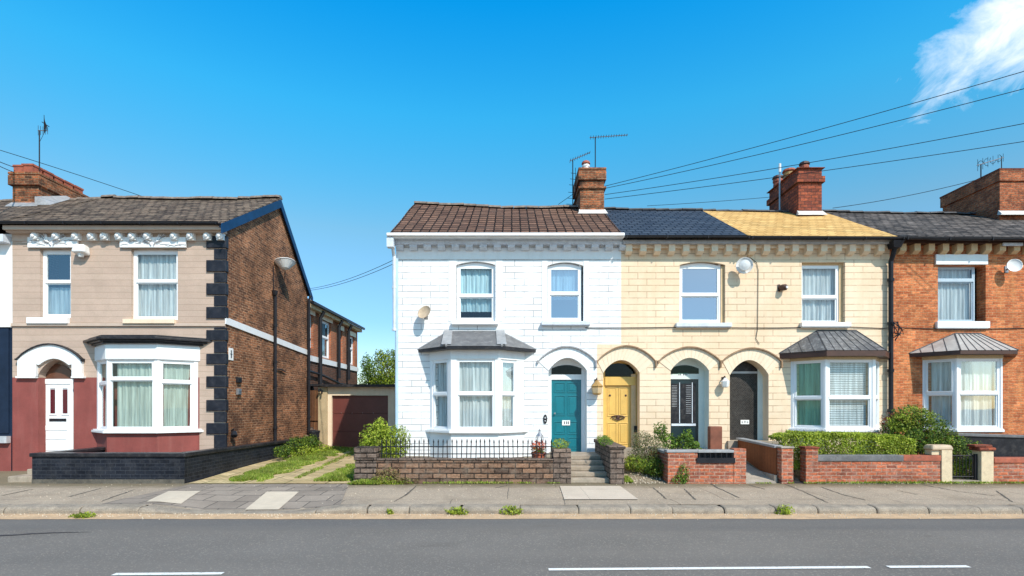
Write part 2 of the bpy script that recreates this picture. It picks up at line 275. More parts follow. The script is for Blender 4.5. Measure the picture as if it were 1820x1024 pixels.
# ------------------------------------------------------------------ mesh builder
WO = {}     # world origin of each object
class Fr:   # a vertical plane: o = plan origin, u = along, n = outward
    def __init__(s, o, u, n):
        s.o = Vector((o[0], o[1], 0)); s.u = Vector((u[0], u[1], 0)).normalized(); s.n = Vector((n[0], n[1], 0)).normalized()
    def p(s, a, n, z): v = s.o + s.u*a + s.n*n; return (v.x, v.y, z)
FRONT = Fr((0, D), (1, 0), (0, -1))
class MB:
    def __init__(s): s.v = []; s.f = []
    def poly(s, pts):
        k = len(s.v); s.v += [tuple(p) for p in pts]; s.f.append(tuple(range(k, k+len(pts)))); return s
    def hexa(s, p):   # 8 points: bottom 4, top 4 (ccw seen from above)
        k = len(s.v); s.v += [tuple(q) for q in p]
        s.f += [(k+3, k+2, k+1, k), (k+4, k+5, k+6, k+7)] + [(k+i, k+(i+1) % 4, k+4+(i+1) % 4, k+4+i) for i in range(4)]; return s
    def box(s, x0, x1, y0, y1, z0, z1):
        return s.hexa([(x0, y0, z0), (x1, y0, z0), (x1, y1, z0), (x0, y1, z0), (x0, y0, z1), (x1, y0, z1), (x1, y1, z1), (x0, y1, z1)])
    def fbox(s, fr, a0, a1, n0, n1, z0, z1):   # n0 inner, n1 outer
        q = [(a0, n1), (a1, n1), (a1, n0), (a0, n0)]
        return s.hexa([fr.p(a, n, z0) for a, n in q] + [fr.p(a, n, z1) for a, n in q])
    def prism(s, plan, z0, z1):  # plan loop xy, z may be numbers
        k = len(s.v); n = len(plan)
        s.v += [(x, y, z0) for x, y in plan] + [(x, y, z1) for x, y in plan]
        s.f += [tuple(range(k+n-1, k-1, -1)), tuple(range(k+n, k+2*n))] + [(k+i, k+(i+1) % n, k+n+(i+1) % n, k+n+i) for i in range(n)]; return s
    def plate(s, fr, loop, n0, n1):  # (a,z) loop extruded between n0 (inner) and n1 (outer)
        k = len(s.v); m = len(loop)
        s.v += [fr.p(a, n1, z) for a, z in loop] + [fr.p(a, n0, z) for a, z in loop]
        s.f += [tuple(range(k, k+m)), tuple(range(k+2*m-1, k+m-1, -1))] + [(k+(i+1) % m, k+i, k+m+i, k+m+(i+1) % m) for i in range(m)]; return s
    def tube(s, pts, r, n=7, cap=True):
        pts = [Vector(p) for p in pts]; k0 = len(s.v)
        rr = r if isinstance(r, (list, tuple)) else [r]*len(pts)
        for i, p in enumerate(pts):
            d = (pts[min(i+1, len(pts)-1)] - pts[max(i-1, 0)]).normalized()
            a = d.cross(Vector((0, 0, 1))) if abs(d.z) < .9 else d.cross(Vector((1, 0, 0))); a.normalize(); b = d.cross(a)
            for j in range(n):
                t = 2*math.pi*j/n; q = p + (a*math.cos(t)+b*math.sin(t))*rr[i]; s.v.append(tuple(q))
        for i in range(len(pts)-1):
            for j in range(n):
                s.f.append((k0+i*n+j, k0+i*n+(j+1) % n, k0+(i+1)*n+(j+1) % n, k0+(i+1)*n+j))
        if cap:
            s.f.append(tuple(range(k0+n-1, k0-1, -1))); e = k0+(len(pts)-1)*n; s.f.append(tuple(range(e, e+n)))
        return s
    def lathe(s, c, prof, n=14, axis=(0, 0, 1)):
        ax = Vector(axis).normalized(); a = ax.cross(Vector((1, 0, 0))) if abs(ax.x) < .9 else ax.cross(Vector((0, 1, 0))); a.normalize(); b = ax.cross(a)
        k0 = len(s.v); c = Vector(c)
        for h, r in prof:
            for j in range(n):
                t = 2*math.pi*j/n; s.v.append(tuple(c + ax*h + (a*math.cos(t)+b*math.sin(t))*max(r, 1e-4)))
        for i in range(len(prof)-1):
            for j in range(n): s.f.append((k0+i*n+j, k0+i*n+(j+1) % n, k0+(i+1)*n+(j+1) % n, k0+(i+1)*n+j))
        s.f.append(tuple(range(k0+n-1, k0-1, -1))); e = k0+(len(prof)-1)*n; s.f.append(tuple(range(e, e+n))); return s
    def build(s, name, mat, parent=None, smooth=False, bevel=0, origin=None, recalc=True):
        if isinstance(mat, str): mat = M[mat]
        xs = [v[0] for v in s.v]; ys = [v[1] for v in s.v]; zs = [v[2] for v in s.v]
        o = Vector(origin) if origin else Vector(((min(xs)+max(xs))/2, (min(ys)+max(ys))/2, min(zs)))
        me = bpy.data.meshes.new(name); me.from_pydata([(v[0]-o.x, v[1]-o.y, v[2]-o.z) for v in s.v], [], s.f); me.update()
        if not recalc and len(s.f) < 900:
            bm = bmesh.new(); bm.from_mesh(me); bmesh.ops.remove_doubles(bm, verts=bm.verts, dist=1e-4); bm.to_mesh(me); bm.free()
        if recalc:
            bm = bmesh.new(); bm.from_mesh(me); bmesh.ops.recalc_face_normals(bm, faces=bm.faces); bm.to_mesh(me); bm.free()
        me.materials.append(mat)
        if smooth:
            for p in me.polygons: p.use_smooth = True
        ob = bpy.data.objects.new(name, me); col.objects.link(ob)
        WO[ob.name] = o
        if parent: ob.parent = parent; ob.location = o - WO[parent.name]
        else: ob.location = o
        if bevel:
            bv = ob.modifiers.new('Bevel', 'BEVEL'); bv.width = bevel; bv.segments = 2; bv.limit_method = 'ANGLE'
        return ob
def tag(o, label=None, cat=None, group=None, kind=None):
    if label: o['label'] = label
    if cat: o['category'] = cat
    if group: o['group'] = group
    if kind: o['kind'] = kind
    return o
def thing(name, label, cat, loc, group=None):
    o = bpy.data.objects.new(name, None); o.empty_display_size = .3; col.objects.link(o); o.location = loc; WO[o.name] = Vector(loc)
    return tag(o, label, cat, group)
def struct(ob): ob['kind'] = 'structure'; return ob
def copy_tree(o, loc, label=None):   # copy of a top-level thing with its parts
    c = o.copy(); col.objects.link(c); c.location = loc; WO[c.name] = Vector(loc)
    if label: c['label'] = label
    def rec(src, dst):
        for ch in list(src.children):
            d = ch.copy(); col.objects.link(d); d.parent = dst; rec(ch, d)
    rec(o, c); return c

# ------------------------------------------------------------------ building helpers
def arc(x0, x1, zs, rise, n=14):
    return [(x0+(x1-x0)*i/n, zs + rise*math.sin(math.pi*i/n)**.8 if rise > .25 else zs + rise*(1-(2*i/n-1)**2)) for i in range(n+1)]
def hole(x0, x1, z0, zt, rise=0):
    if rise <= 0: return [(x0, z0), (x1, z0), (x1, zt), (x0, zt)]
    return [(x0, z0), (x1, z0)] + arc(x0, x1, zt-rise, rise)[::-1]
def facade(mb, fr, outer, holes, reveal=.2, reveals=None):
    loops = [outer] + holes
    pts = [p for l in loops for p in l]
    tris = tessellate_polygon([[Vector((p[0], p[1], 0)) for p in l] for l in loops])
    k = len(mb.v); mb.v += [fr.p(a, 0, z) for a, z in pts]
    for t in tris:
        a, b, c = [Vector((pts[i][0], pts[i][1])) for i in t]
        cr = (b.x-a.x)*(c.y-a.y)-(b.y-a.y)*(c.x-a.x)
        mb.f.append((k+t[0], k+t[1], k+t[2]) if cr > 0 else (k+t[2], k+t[1], k+t[0]))
    for hi, h in enumerate(holes):
        dpt = (reveals[hi] if reveals else reveal)
        for i in range(len(h)):
            a, b = h[i], h[(i+1) % len(h)]
            mb.poly([fr.p(a[0], 0, a[1]), fr.p(b[0], 0, b[1]), fr.p(b[0], -dpt, b[1]), fr.p(a[0], -dpt, a[1])])
    return mb
def curtain(fr, a0, a1, n, z0, z1, mat, parent, kind='net', seed=0):
    r = random.Random(seed+int(a0*100)); mb = MB()
    if kind == 'blind':
        z = z1
        while z > z0+.03:
            mb.poly([fr.p(a0, n+.008, z-.056), fr.p(a1, n+.008, z-.056), fr.p(a1, n-.008, z), fr.p(a0, n-.008, z)]); z -= .062
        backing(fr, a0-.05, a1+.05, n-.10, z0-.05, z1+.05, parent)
        mb.box(*sorted((fr.p(a0, n, z1)[0], fr.p(a1, n, z1)[0])), min(fr.p(a0, n, 0)[1], fr.p(a1, n, 0)[1])-.02, max(fr.p(a0, n, 0)[1], fr.p(a1, n, 0)[1])+.02, z1-.01, z1+.02)
        return mb.build('blind', mat, parent)
    m = max(12, int((a1-a0)/.018)); ph = r.random()*6; off = []
    k = len(mb.v)
    for i in range(m+1):
        a = a0+(a1-a0)*i/m
        d = .022*math.sin(a*62+ph+1.8*math.sin(a*9+ph))+.014*math.sin(a*27+ph*2)
        for j, z in enumerate((z0, (z0+z1)/2, z1)):
            mb.v.append(fr.p(a+.006*math.sin(z*3+i), n+d*(1.1-.35*j), z))
    for i in range(m):
        for j in range(2): q = k+i*3+j; mb.f.append((q, q+3, q+4, q+1))
    return mb.build('curtain', mat, parent, smooth=True)
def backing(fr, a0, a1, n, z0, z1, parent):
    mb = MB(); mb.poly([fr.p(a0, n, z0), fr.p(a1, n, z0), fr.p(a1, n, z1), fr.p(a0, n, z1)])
    return mb.build('dark_room', 'interior', parent)  # flat sheet, its dark colour standing in for the unlit room
def window(parent, fr, a0, a1, z0, z1, split, inset=.12, rise=0, fmat='upvc', gmat='glass', cur=('net', 'net'), fw=.06, label=None, upper_inset=.0, cols=(), cut=None, sash=True, ctop=None):
    """frame is the part; pane, curtain are its sub-parts. split = z of the meeting rail"""
    n = -inset; mb = MB(); t = fw
    mb.fbox(fr, a0, a0+t, n-.08, n, z0, z1); mb.fbox(fr, a1-t, a1, n-.08, n, z0, z1)
    mb.fbox(fr, a0+t, a1-t, n-.08, n, z0, z0+t); 
    if rise: mb.plate(fr, [(a0, z1-rise-t*.6), (a1, z1-rise-t*.6)] + arc(a0, a1, z1-rise, rise)[::-1], n-.082, n-.002); zt = z1-rise-t*.6
    else: mb.fbox(fr, a0+t, a1-t, n-.08, n, z1-t, z1); zt = z1-t
    s = .035; panes = MB()
    zs = [z0+t] + ([split] if split else []) + [zt]; xs = [a0+t] + list(cols) + [a1-t]
    if split:
        mb.fbox(fr, a0+t, a1-t, n-.085, n+.012, split-.03, split+.03)
    for c in cols: mb.fbox(fr, c-.03, c+.03, n-.085, n+.01, z0+t, zt)
    for i in range(len(xs)-1):
        for j in range(len(zs)-1):
            xa = xs[i]+(.03 if i else 0); xb = xs[i+1]-(.03 if i < len(xs)-2 else 0); za = zs[j]+(.03 if j else 0); zb = zs[j+1]-(.03 if j < len(zs)-2 else 0)
            nn = n-.02 if j == 0 and sash else n-.004
            mb.fbox(fr, xa, xa+s, nn-.04, nn, za, zb); mb.fbox(fr, xb-s, xb, nn-.04, nn, za, zb)
            mb.fbox(fr, xa+s, xb-s, nn-.04, nn, za, za+s); mb.fbox(fr, xa+s, xb-s, nn-.04, nn, zb-s, zb)
            panes.poly([fr.p(xa+s*.8, nn-.025, za+s*.8), fr.p(xb-s*.8, nn-.025, za+s*.8), fr.p(xb-s*.8, nn-.025, zb-s*.8), fr.p(xa+s*.8, nn-.025, zb-s*.8)])
    w = mb.build('window', fmat, parent); tag(w, label)
    panes.build('pane', gmat, w)
    if cur:
        ck, cm = cur
        zc0 = z0+t if cut is None else cut
        curtain(fr, a0+t*.5, a1-t*.5, n-.14, zc0, ctop or zt+.02, cm, w, ck)
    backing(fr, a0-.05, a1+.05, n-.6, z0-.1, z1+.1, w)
    return w
def sill(fr, a0, a1, z0, z1, out, w, mat='white_paint', name='sill'):
    mb = MB(); mb.fbox(fr, a0, a1, -.12, out, z0+.02, z1); mb.fbox(fr, a0+.02, a1-.02, 0.003, out-.03, z0, z0+.02)
    return mb.build(name, mat, w, bevel=.008)

def roofm(x0, x1, ye, ze0, ze1, yr, zr0, zr1, yb, zb, sag=.03, seed=1, th=.06, xr0=None, xr1=None):
    """front and rear slopes, gently uneven; x may differ at the ridge"""
    mb = MB(); nx = max(6, int((x1-x0)/.35)); ny = 8
    def slope(ya, za0, za1, yb_, zb0, zb1, sgn):
        k = len(mb.v)
        for lay in (0, 1):
            for i in range(nx+1):
                u = i/nx; x = x0+(x1-x0)*u
                for j in range(ny+1):
                    t = j/ny; y = ya+(yb_-ya)*t
                    z = (za0+(za1-za0)*u)*(1-t)+(zb0+(zb1-zb0)*u)*t
                    z += sag*mnoise.noise(Vector((x*.55, y*.7, seed*3.1))) - sag*1.2*math.sin(math.pi*u)*math.sin(math.pi*t*.5)
                    if j == 0: z += .012*mnoise.noise(Vector((x*6, 0, seed)))
                    mb.v.append((x, y, z - lay*th))
        m = (nx+1)*(ny+1)
        for i in range(nx):
            for j in range(ny):
                a = k+i*(ny+1)+j; q = (a, a+ny+1, a+ny+2, a+1)
                if sgn < 0: q = q[::-1]
                mb.f.append(q); mb.f.append(tuple(v+m for v in q[::-1]))
        for i in range(nx):
            for j in (0, ny): a = k+i*(ny+1)+j; mb.f.append((a, a+ny+1, a+ny+1+m, a+m) if (j == 0) != (sgn > 0) else (a+m, a+ny+1+m, a+ny+1, a))
        for j in range(ny):
            for i in (0, nx): a = k+i*(ny+1)+j; mb.f.append((a, a+1, a+1+m, a+m))
    slope(ye, ze0, ze1, yr, zr0, zr1, 1)
    slope(yb, zb, zb, yr, zr0, zr1, -1)
    return mb
def ridge_tiles(x0, x1, yr, z0, z1, mat, parent, sag=.03, seed=1, L_=.42, h=.075):
    mb = MB(); r = random.Random(seed); x = x0; n = 7
    while x < x1-.05:
        xe = min(x+L_-.012, x1); u = ((x+xe)/2-x0)/(x1-x0); z = z0+(z1-z0)*u - sag*1.2*math.sin(math.pi*u) + sag*mnoise.noise(Vector((x*.55, yr*.7, seed*3.1))) + r.uniform(-.012, .012)
        k = len(mb.v); tl = r.uniform(-.012, .012)
        for e, xx in enumerate((x, xe)):
            for j in range(n+1):
                t = math.pi*j/n; mb.v.append((xx, yr-.14*math.cos(t), z-.05+(h+.03)*math.sin(t)+tl*(1 if e else -1)))
        for j in range(n): mb.f.append((k+j, k+n+1+j, k+n+2+j, k+j+1))
        mb.f.append(tuple(range(k, k+n+1))); mb.f.append(tuple(range(k+2*n+1, k+n, -1)))
        x += L_
    return mb.build('ridge_tiles', mat, parent)
def gutter(x0, x1, y, z0, z1, mat, parent, r=.055, n=10):
    mb = MB(); k = len(mb.v); prof = []
    for j in range(7): t = math.pi*(1+j/6); prof.append((r*math.cos(t), r*math.sin(t)))
    prof = [(-r-.006, .012), (-r, .012)] + prof[1:-1] + [(r, .012), (r-.008, .012)] + [( (r-.008)*math.cos(math.pi*(2-j/6)), (r-.008)*math.sin(math.pi*(2-j/6))) for j in range(1, 6)] + [(-r+.006, .012)]
    m = len(prof)
    for e, (x, z) in enumerate(((x0, z0), (x1, z1))):
        for a, b in prof: mb.v.append((x, y+a, z+b))
    for j in range(m): mb.f.append((k+j, k+(j+1) % m, k+m+(j+1) % m, k+m+j))
    mb.f.append(tuple(range(k+m-1, k-1, -1))); mb.f.append(tuple(range(k+m, k+2*m)))
    nb = max(2, int((x1-x0)/1.0))
    for i in range(nb+1):
        x = x0+.05+(x1-x0-.1)*i/nb; z = z0+(z1-z0)*(x-x0)/(x1-x0); mb.box(x-.012, x+.012, y-r-.01, y+r+.02, z-r-.008, z+.004)
    return mb.build('gutter', mat, parent)
def downpipe(parent, pts, r, mat, brackets=(), name='drainpipe'):
    mb = MB(); mb.tube(pts, r, 10)
    for z in brackets:
        p = pts[-1]; mb.tube([(p[0], p[1], z-.03), (p[0], p[1], z+.03)], r*1.35, 10); 
    return mb.build(name, mat, parent, smooth=False)
def corbels(parent, x0, x1, step, y, z0, z1, out, w, mat, shape='block', skip=()):
    me = None; n = int(round((x1-x0)/step))
    for i in range(n+1):
        x = x0+i*step
        if me is None:
            mb = MB(); 
            if shape == 'block':
                mb.plate(Fr((x, y), (0, 1), (1, 0)), [(0, z0+.0), (0, z1), (-out, z1), (-out, z0+.07), (-out*.45, z0)][::-1], -w/2, w/2)
            else:
                mb.box(x-w/2, x+w/2, y-out*.5, y, z0, z1)
                mb.lathe((x, y-out*.5, (z0+z1)/2), [(0, w*.46), (.03, w*.5), (.06, w*.42), (.075, w*.25), (.10, w*.2), (.12, .02)], 12, (0, -1, 0))
            ob = mb.build('corbel', mat, parent); me = ob; bx = x
        else:
            c = me.copy(); col.objects.link(c); c.parent = parent; c.location = me.location + Vector((x-bx, 0, 0))
def arch_ring(fr, inner, outer, n0, n1, mat, parent, name='voussoirs', gap=.006, nseg=13):
    mb = MB()
    def at(poly, t):
        f = t*(len(poly)-1); i = min(int(f), len(poly)-2); g = f-i
        return (poly[i][0]*(1-g)+poly[i+1][0]*g, poly[i][1]*(1-g)+poly[i+1][1]*g)
    for k in range(nseg):
        g = gap/2/2.0
        ta = k/nseg+g; tb = (k+1)/nseg-g; tm = (ta+tb)/2
        lp = [at(inner, ta), at(outer, ta), at(outer, tm), at(outer, tb), at(inner, tb), at(inner, tm)]
        mb.plate(fr, lp[::-1], n0, n1)
    return mb.build(name, mat, parent)
def hood(fr, outer, th, n0, n1, mat, parent, drop=.12):
    mb = MB(); k = len(outer)
    for i in range(k-1):
        a, b = outer[i], outer[i+1]
        mb.plate(fr, [(a[0], a[1]), (b[0], b[1]), (b[0], b[1]+th), (a[0], a[1]+th)], n0, n1)
    a, b = outer[0], outer[-1]
    mb.plate(fr, [(b[0], b[1]-drop), (b[0]+th, b[1]-drop), (b[0]+th, b[1]+th), (b[0], b[1]+th)], n0, n1)
    mb.plate(fr, [(a[0]-th, a[1]-drop*.3), (a[0], a[1]-drop*.3), (a[0], a[1]+th), (a[0]-th, a[1]+th)], n0, n1)
    return mb.build('hood_mould', mat, parent)
def off_plan(pl, d):
    """pl = wl, fl, fr_, wr in xy; offset outward by d (ends stay on their y)"""
    segs = [(pl[i], pl[i+1]) for i in range(3)]; ln = []
    for a, b in segs:
        u = Vector((b[0]-a[0], b[1]-a[1])).normalized(); n = Vector((u.y, -u.x)); ln.append((Vector(a)+n*d, u))
    def inter(l1, l2):
        p, u = l1; q, v = l2; den = u.x*v.y-u.y*v.x; t = ((q.x-p.x)*v.y-(q.y-p.y)*v.x)/den; r = p+u*t; return (r.x, r.y)
    y0 = pl[0][1]; wall = (Vector((0, y0)), Vector((1, 0)))
    return [inter(ln[0], wall), inter(ln[0], ln[1]), inter(ln[1], ln[2]), inter(ln[2], wall)]
def bay(parent, wl, fl, fr_, wr, p, zb, zs, zh, zc, plinth='white_paint', fmat='upvc', hmat='white_paint', lights=(), smat='white_paint', sill_out=.07, label=None):
    """bay: plinth zb..zs, windows zs..zh, head zh..zc"""
    pl = [(wl, D), (fl, D-p), (fr_, D-p), (wr, D)]
    mb = MB(); mb.prism(pl, zb, zs-.09)
    b = mb.build('bay_window', plinth, parent); tag(b, label)
    h = MB(); h.prism(off_plan(pl, .015), zh, zc); h.build('bay_head', hmat, b)
    s = MB(); s.prism(off_plan(pl, sill_out), zs-.09, zs-.03); s.prism(off_plan(pl, sill_out-.03), zs-.03, zs); s.build('sill', smat, b, bevel=.006)
    segs = [(pl[0], pl[1]), (pl[1], pl[2]), (pl[2], pl[3])]
    for (a, c), lt in zip(segs, lights):
        u = Vector((c[0]-a[0], c[1]-a[1])); ln = u.length; u.normalize(); f = Fr(a, (u.x, u.y), (u.y, -u.x))
        m0, m1 = lt['m']; fm = MB()
        fm.fbox(f, 0, m0, -.12, 0, zs, zh); fm.fbox(f, ln-m1, ln, -.12, 0, zs, zh)
        t = .05; a0 = m0; a1 = ln-m1; sp = lt['split']; n = -.02
        fm.fbox(f, a0, a0+t, -.09, n, zs, zh); fm.fbox(f, a1-t, a1, -.09, n, zs, zh); fm.fbox(f, a0+t, a1-t, -.09, n, zs, zs+t); fm.fbox(f, a0+t, a1-t, -.09, n, zh-t, zh)
        fm.fbox(f, a0+t, a1-t, -.095, n+.014, sp-.035, sp+.035)
        pn = MB(); s_ = .03
        for j, (za, zb_) in enumerate(((zs+t, sp-.035), (sp+.035, zh-t))):
            nn = n-.022 if j == 0 else n-.006
            if lt.get('vent') and j == 1: nn = n+.03
            fm.fbox(f, a0+t, a0+t+s_, nn-.04, nn, za, zb_); fm.fbox(f, a1-t-s_, a1-t, nn-.04, nn, za, zb_)
            fm.fbox(f, a0+t+s_, a1-t-s_, nn-.04, nn, za, za+s_); fm.fbox(f, a0+t+s_, a1-t-s_, nn-.04, nn, zb_-s_, zb_)
            pn.poly([f.p(a0+t+.02, nn-.02, za+.02), f.p(a1-t-.02, nn-.02, za+.02), f.p(a1-t-.02, nn-.02, zb_-.02), f.p(a0+t+.02, nn-.02, zb_-.02)])
        fm.build('frame', fmat, b); pn.build('pane', lt.get('glass', 'glass'), b)
        ck, cm = lt['cur']; curtain(f, max(a0+.02, .16), min(a1-.02, ln-.16), -.15, zs+.02, zh-.02, cm, b, ck)
    return b, pl
def bay_roof(b, pl, zc, zt, xa, xb, over, mat, fascia='black_metal', seams=0, seam_mat=None, fh=.09, hips=None):
    lo = off_plan(pl, over); e = lo
    T = [(xa, D, zt), (xb, D, zt)]; mb = MB()
    Lp = [(x, y, zc+fh) for x, y in e]
    mb.poly([Lp[0], Lp[1], T[0]]); mb.poly([Lp[1], Lp[2], T[1], T[0]]); mb.poly([Lp[2], Lp[3], T[1]])
    r = mb.build('bay_roof', mat, b)
    f = MB(); f.prism(off_plan(pl, over-.01), zc, zc+fh-.004); f.build('fascia', fascia, b)
    sm = MB()
    def lerp(p, q, t): return tuple(p[i]*(1-t)+q[i]*t for i in range(3))
    def seam(p, q, w=.02): sm.tube([lerp(p, q, 0), lerp(p, q, 1)], w, 5)
    if seams:
        for i in range(1, seams):
            t = i/seams; seam(lerp(Lp[1], Lp[2], t), lerp(T[0], T[1], t), .014)
        for i in range(1, 4):
            t = i/4; seam(lerp(Lp[0], Lp[1], t), lerp(Lp[0], T[0], max(.15, t*.95)) if i < 2 else lerp(Lp[1], T[0], .25+.5*(i-2)) if 0 else lerp(Lp[0], T[0], .25*i), .012)
            seam(lerp(Lp[3], Lp[2], t), lerp(Lp[3], T[1], .25*i), .012)
    for p, q in ((Lp[1], T[0]), (Lp[2], T[1])): seam(p, q, .03 if hips else .018)
    seam(T[0], T[1], .025); seam(Lp[0], T[0], .02); seam(Lp[3], T[1], .02)
    sm.build('roof_seams', seam_mat or mat, b)
    if hips:
        for p, q, s in ((Lp[1], T[0], 1), (Lp[2], T[1], -1)):
            hm = MB(); p = lerp(p, q, .04); w = .13
            hm.poly([(p[0]-w, p[1]+.0, p[2]+.03), (p[0]+w, p[1]-.0, p[2]+.03), (q[0]+w*.9, q[1]-.02, q[2]+.03), (q[0]-w*.9, q[1]-.02, q[2]+.03)])
            hm.build('lead_hip', hips, b)
    return r
def shell(mb, x0, x1, yb, zb, ze, yr=None, zr=None, left=True, right=True, zeb=None, y0=D):
    """side and rear walls behind the front"""
    zeb = zeb or ze
    for on, x in ((left, x0), (right, x1)):
        if on:
            pts = [(x, y0, zb), (x, yb, zb), (x, yb, zeb)] + ([(x, yr, zr)] if yr else []) + [(x, y0, ze)]
            mb.poly(pts if x == x1 else pts[::-1])
    mb.poly([(x1, yb, zb), (x0, yb, zb), (x0, yb, zeb), (x1, yb, zeb)]); mb.poly([(x0, y0, ze), (x1, y0, ze), (x1, yb, zeb), (x0, yb, zeb)])
def chimney(parent, x0, x1, y0, y1, zb, zt, mat, cap=.06, bands=((.0, .12), (.42, .52)), flash='pale_mortar', zflash=None):
    mb = MB(); mb.box(x0, x1, y0, y1, zb, zt)
    for a, b in bands: mb.box(x0-cap, x1+cap, y0-cap, y1+cap, zt-b, zt-a+(.004 if a == 0 else 0))
    c = mb.build('chimney', mat, parent, bevel=.012)
    if zflash:
        f = MB(); f.hexa([(x0-.10, y0-.16, zflash), (x1+.10, y0-.16, zflash), (x1+.06, y0+.02, zflash+.05), (x0-.06, y0+.02, zflash+.05), (x0-.06, y0-.14, zflash+.05), (x1+.06, y0-.14, zflash+.05), (x1+.03, y0+.02, zflash+.2), (x0-.03, y0+.02, zflash+.2)])
        f.build('flashing', flash, c)
    return c
def pot(c, x, y, z, h, r, mat, square=False, cowl=None):
    mb = MB()
    if square:
        mb.box(x-r, x+r, y-r, y+r, z, z+h*.8); mb.box(x-r*1.12, x+r*1.12, y-r*1.12, y+r*1.12, z+h*.8, z+h)
    else: mb.lathe((x, y, z), [(0, r*1.1), (.05, r), (h*.75, r*.85), (h*.76, r), (h*.9, r), (h, r*.9)], 12)
    o = mb.build('chimney_pot', mat, c)
    if cowl:
        k = MB(); k.lathe((x, y, z+h), [(0, r*.9), (.03, r*1.15), (.10, r*1.0), (.14, r*.5), (.16, .01)], 12); k.build('cowl', cowl, c)
    return o

# ================================================================== THE SETTING
def yg(py, z=.12): return (CAMZ-z)*F/(py-HY)
def gz(x, y):   # garden / drive height
    return .12 + .17*min(1, max(0, (y-12.6)/8.5))
mb = MB(); mb.poly([(-400, -300, -.03), (400, -300, -.03), (400, 500, -.03), (-400, 500, -.03)]); struct(mb.build('ground', 'soil'))
mb = MB(); mb.poly([(-90, -3.5, 0), (90, -3.5, 0), (90, 9.62, 0), (-90, 9.62, 0)]); struct(mb.build('road', 'road'))
mb = MB()
nx = 160; yy = []
for i in range(nx+1):
    x = -16+34*i/nx; w = .06*mnoise.noise(Vector((x*.9, 0, 3)))+.03*mnoise.noise(Vector((x*4, 0, 3)))
    mb.v += [(x, 9.17+w+.002*x, .005), (x, 9.66, .006)]
for i in range(nx): mb.f.append((2*i, 2*i+2, 2*i+3, 2*i+1))
struct(mb.build('gutter_strip', 'grit_strip'))
def line(x0, x1, y0, y1, w=.085):
    mb = MB(); mb.poly([(x0, y0-w/2, .008), (x1, y1-w/2, .008), (x1, y1+w/2, .008), (x0, y0+w/2, .008)]); struct(mb.build('road_marking', 'line'))
line(X(975, 6.33), X(1545, 6.42), 6.33, 6.42); line(X(1578, 6.43), X(1722, 6.45), 6.43, 6.45); line(X(204, 6.17), X(397, 6.19), 6.15, 6.18)
# crack in the road
mb = MB(); pc = [(-11.6, 7.30), (-9.6, 7.55), (-8.2, 7.86), (-7.6, 7.98), (-7.0, 8.17), (-6.4, 8.23)]; wd = [.008, .012, .05, .09, .06, .005]
lo = []; up = []
for i in range(60):
    t = i/59*(len(pc)-1); k = min(int(t), len(pc)-2); g = t-k; x = pc[k][0]*(1-g)+pc[k+1][0]*g; y = pc[k][1]*(1-g)+pc[k+1][1]*g+.04*mnoise.noise(Vector((x*6, 0, 0))); w = wd[k]*(1-g)+wd[k+1]*g; w *= R.uniform(.6, 1.2)
    lo.append((x, y-w/2, .006)); up.append((x, y+w/2, .006))
for i in range(59): mb.poly([lo[i], lo[i+1], up[i+1], up[i]])
struct(mb.build('road_crack', 'ink'))
# pavement slab, dipping to the road at the dropped kerb
def dip(x):   # 1 at the crossover
    a = (x+6.6)/.9; b = (-3.0-x)/.9
    return max(0, min(1, a))*max(0, min(1, b))
def pz(x, y): return .12 - .105*dip(x)*max(0, min(1, (11.2-y)/1.3))
mb = MB(); ys = [9.86, 10.1, 10.5, 10.9, 11.3, 12.0, 12.9, 15.2]; k = 0; nx = 240
for i in range(nx+1):
    x = -40+80*i/nx
    for y in ys: mb.v.append((x, y, pz(x, y)+.008*mnoise.noise(Vector((x*.8, y*.9, 0)))))
ny = len(ys)
for i in range(nx):
    for j in range(ny-1): a = i*ny+j; mb.f.append((a, a+ny, a+ny+1, a+1))
struct(mb.build('pavement', 'pavement', recalc=False))
for pts in ([(1262, 858), (1272, 866), (1315, 885)], [(1395, 860), (1432, 876), (1472, 894)], [(1460, 866), (1500, 880), (1540, 890)], [(1215, 868), (1236, 889)], [(1595, 872), (1632, 880)], [(1640, 862), (1705, 874)], [(1700, 873), (1770, 882)], [(1770, 872), (1800, 893)], [(742, 862), (722, 880), (700, 892)], [(880, 868), (905, 862)], [(180, 868), (120, 884)], [(240, 870), (205, 882), (180, 892)], [(60, 870), (0, 882)], [(1160, 866), (1185, 888)], [(1330, 862), (1360, 870)]):
    mb = MB(); P = [(X(a, yg(b_)), yg(b_)) for a, b_ in pts]; n = 14; prev = None
    for i in range(n+1):
        t = i/n*(len(P)-1); k = min(int(t), len(P)-2); g = t-k; x = P[k][0]*(1-g)+P[k+1][0]*g+.03*mnoise.noise(Vector((i*.9, P[0][0], 0))); y = P[k][1]*(1-g)+P[k+1][1]*g; w_ = .016*R.uniform(.5, 1.4)*(.3 if i in (0, n) else 1); z = pz(x, y)+.008*mnoise.noise(Vector((x*.8, y*.9, 0)))+.005
        cur_ = ((x-w_, y, z), (x+w_, y, z))
        if prev: mb.poly([prev[0], prev[1], cur_[1], cur_[0]])
        prev = cur_
    struct(mb.build('pavement_crack', 'soot'))
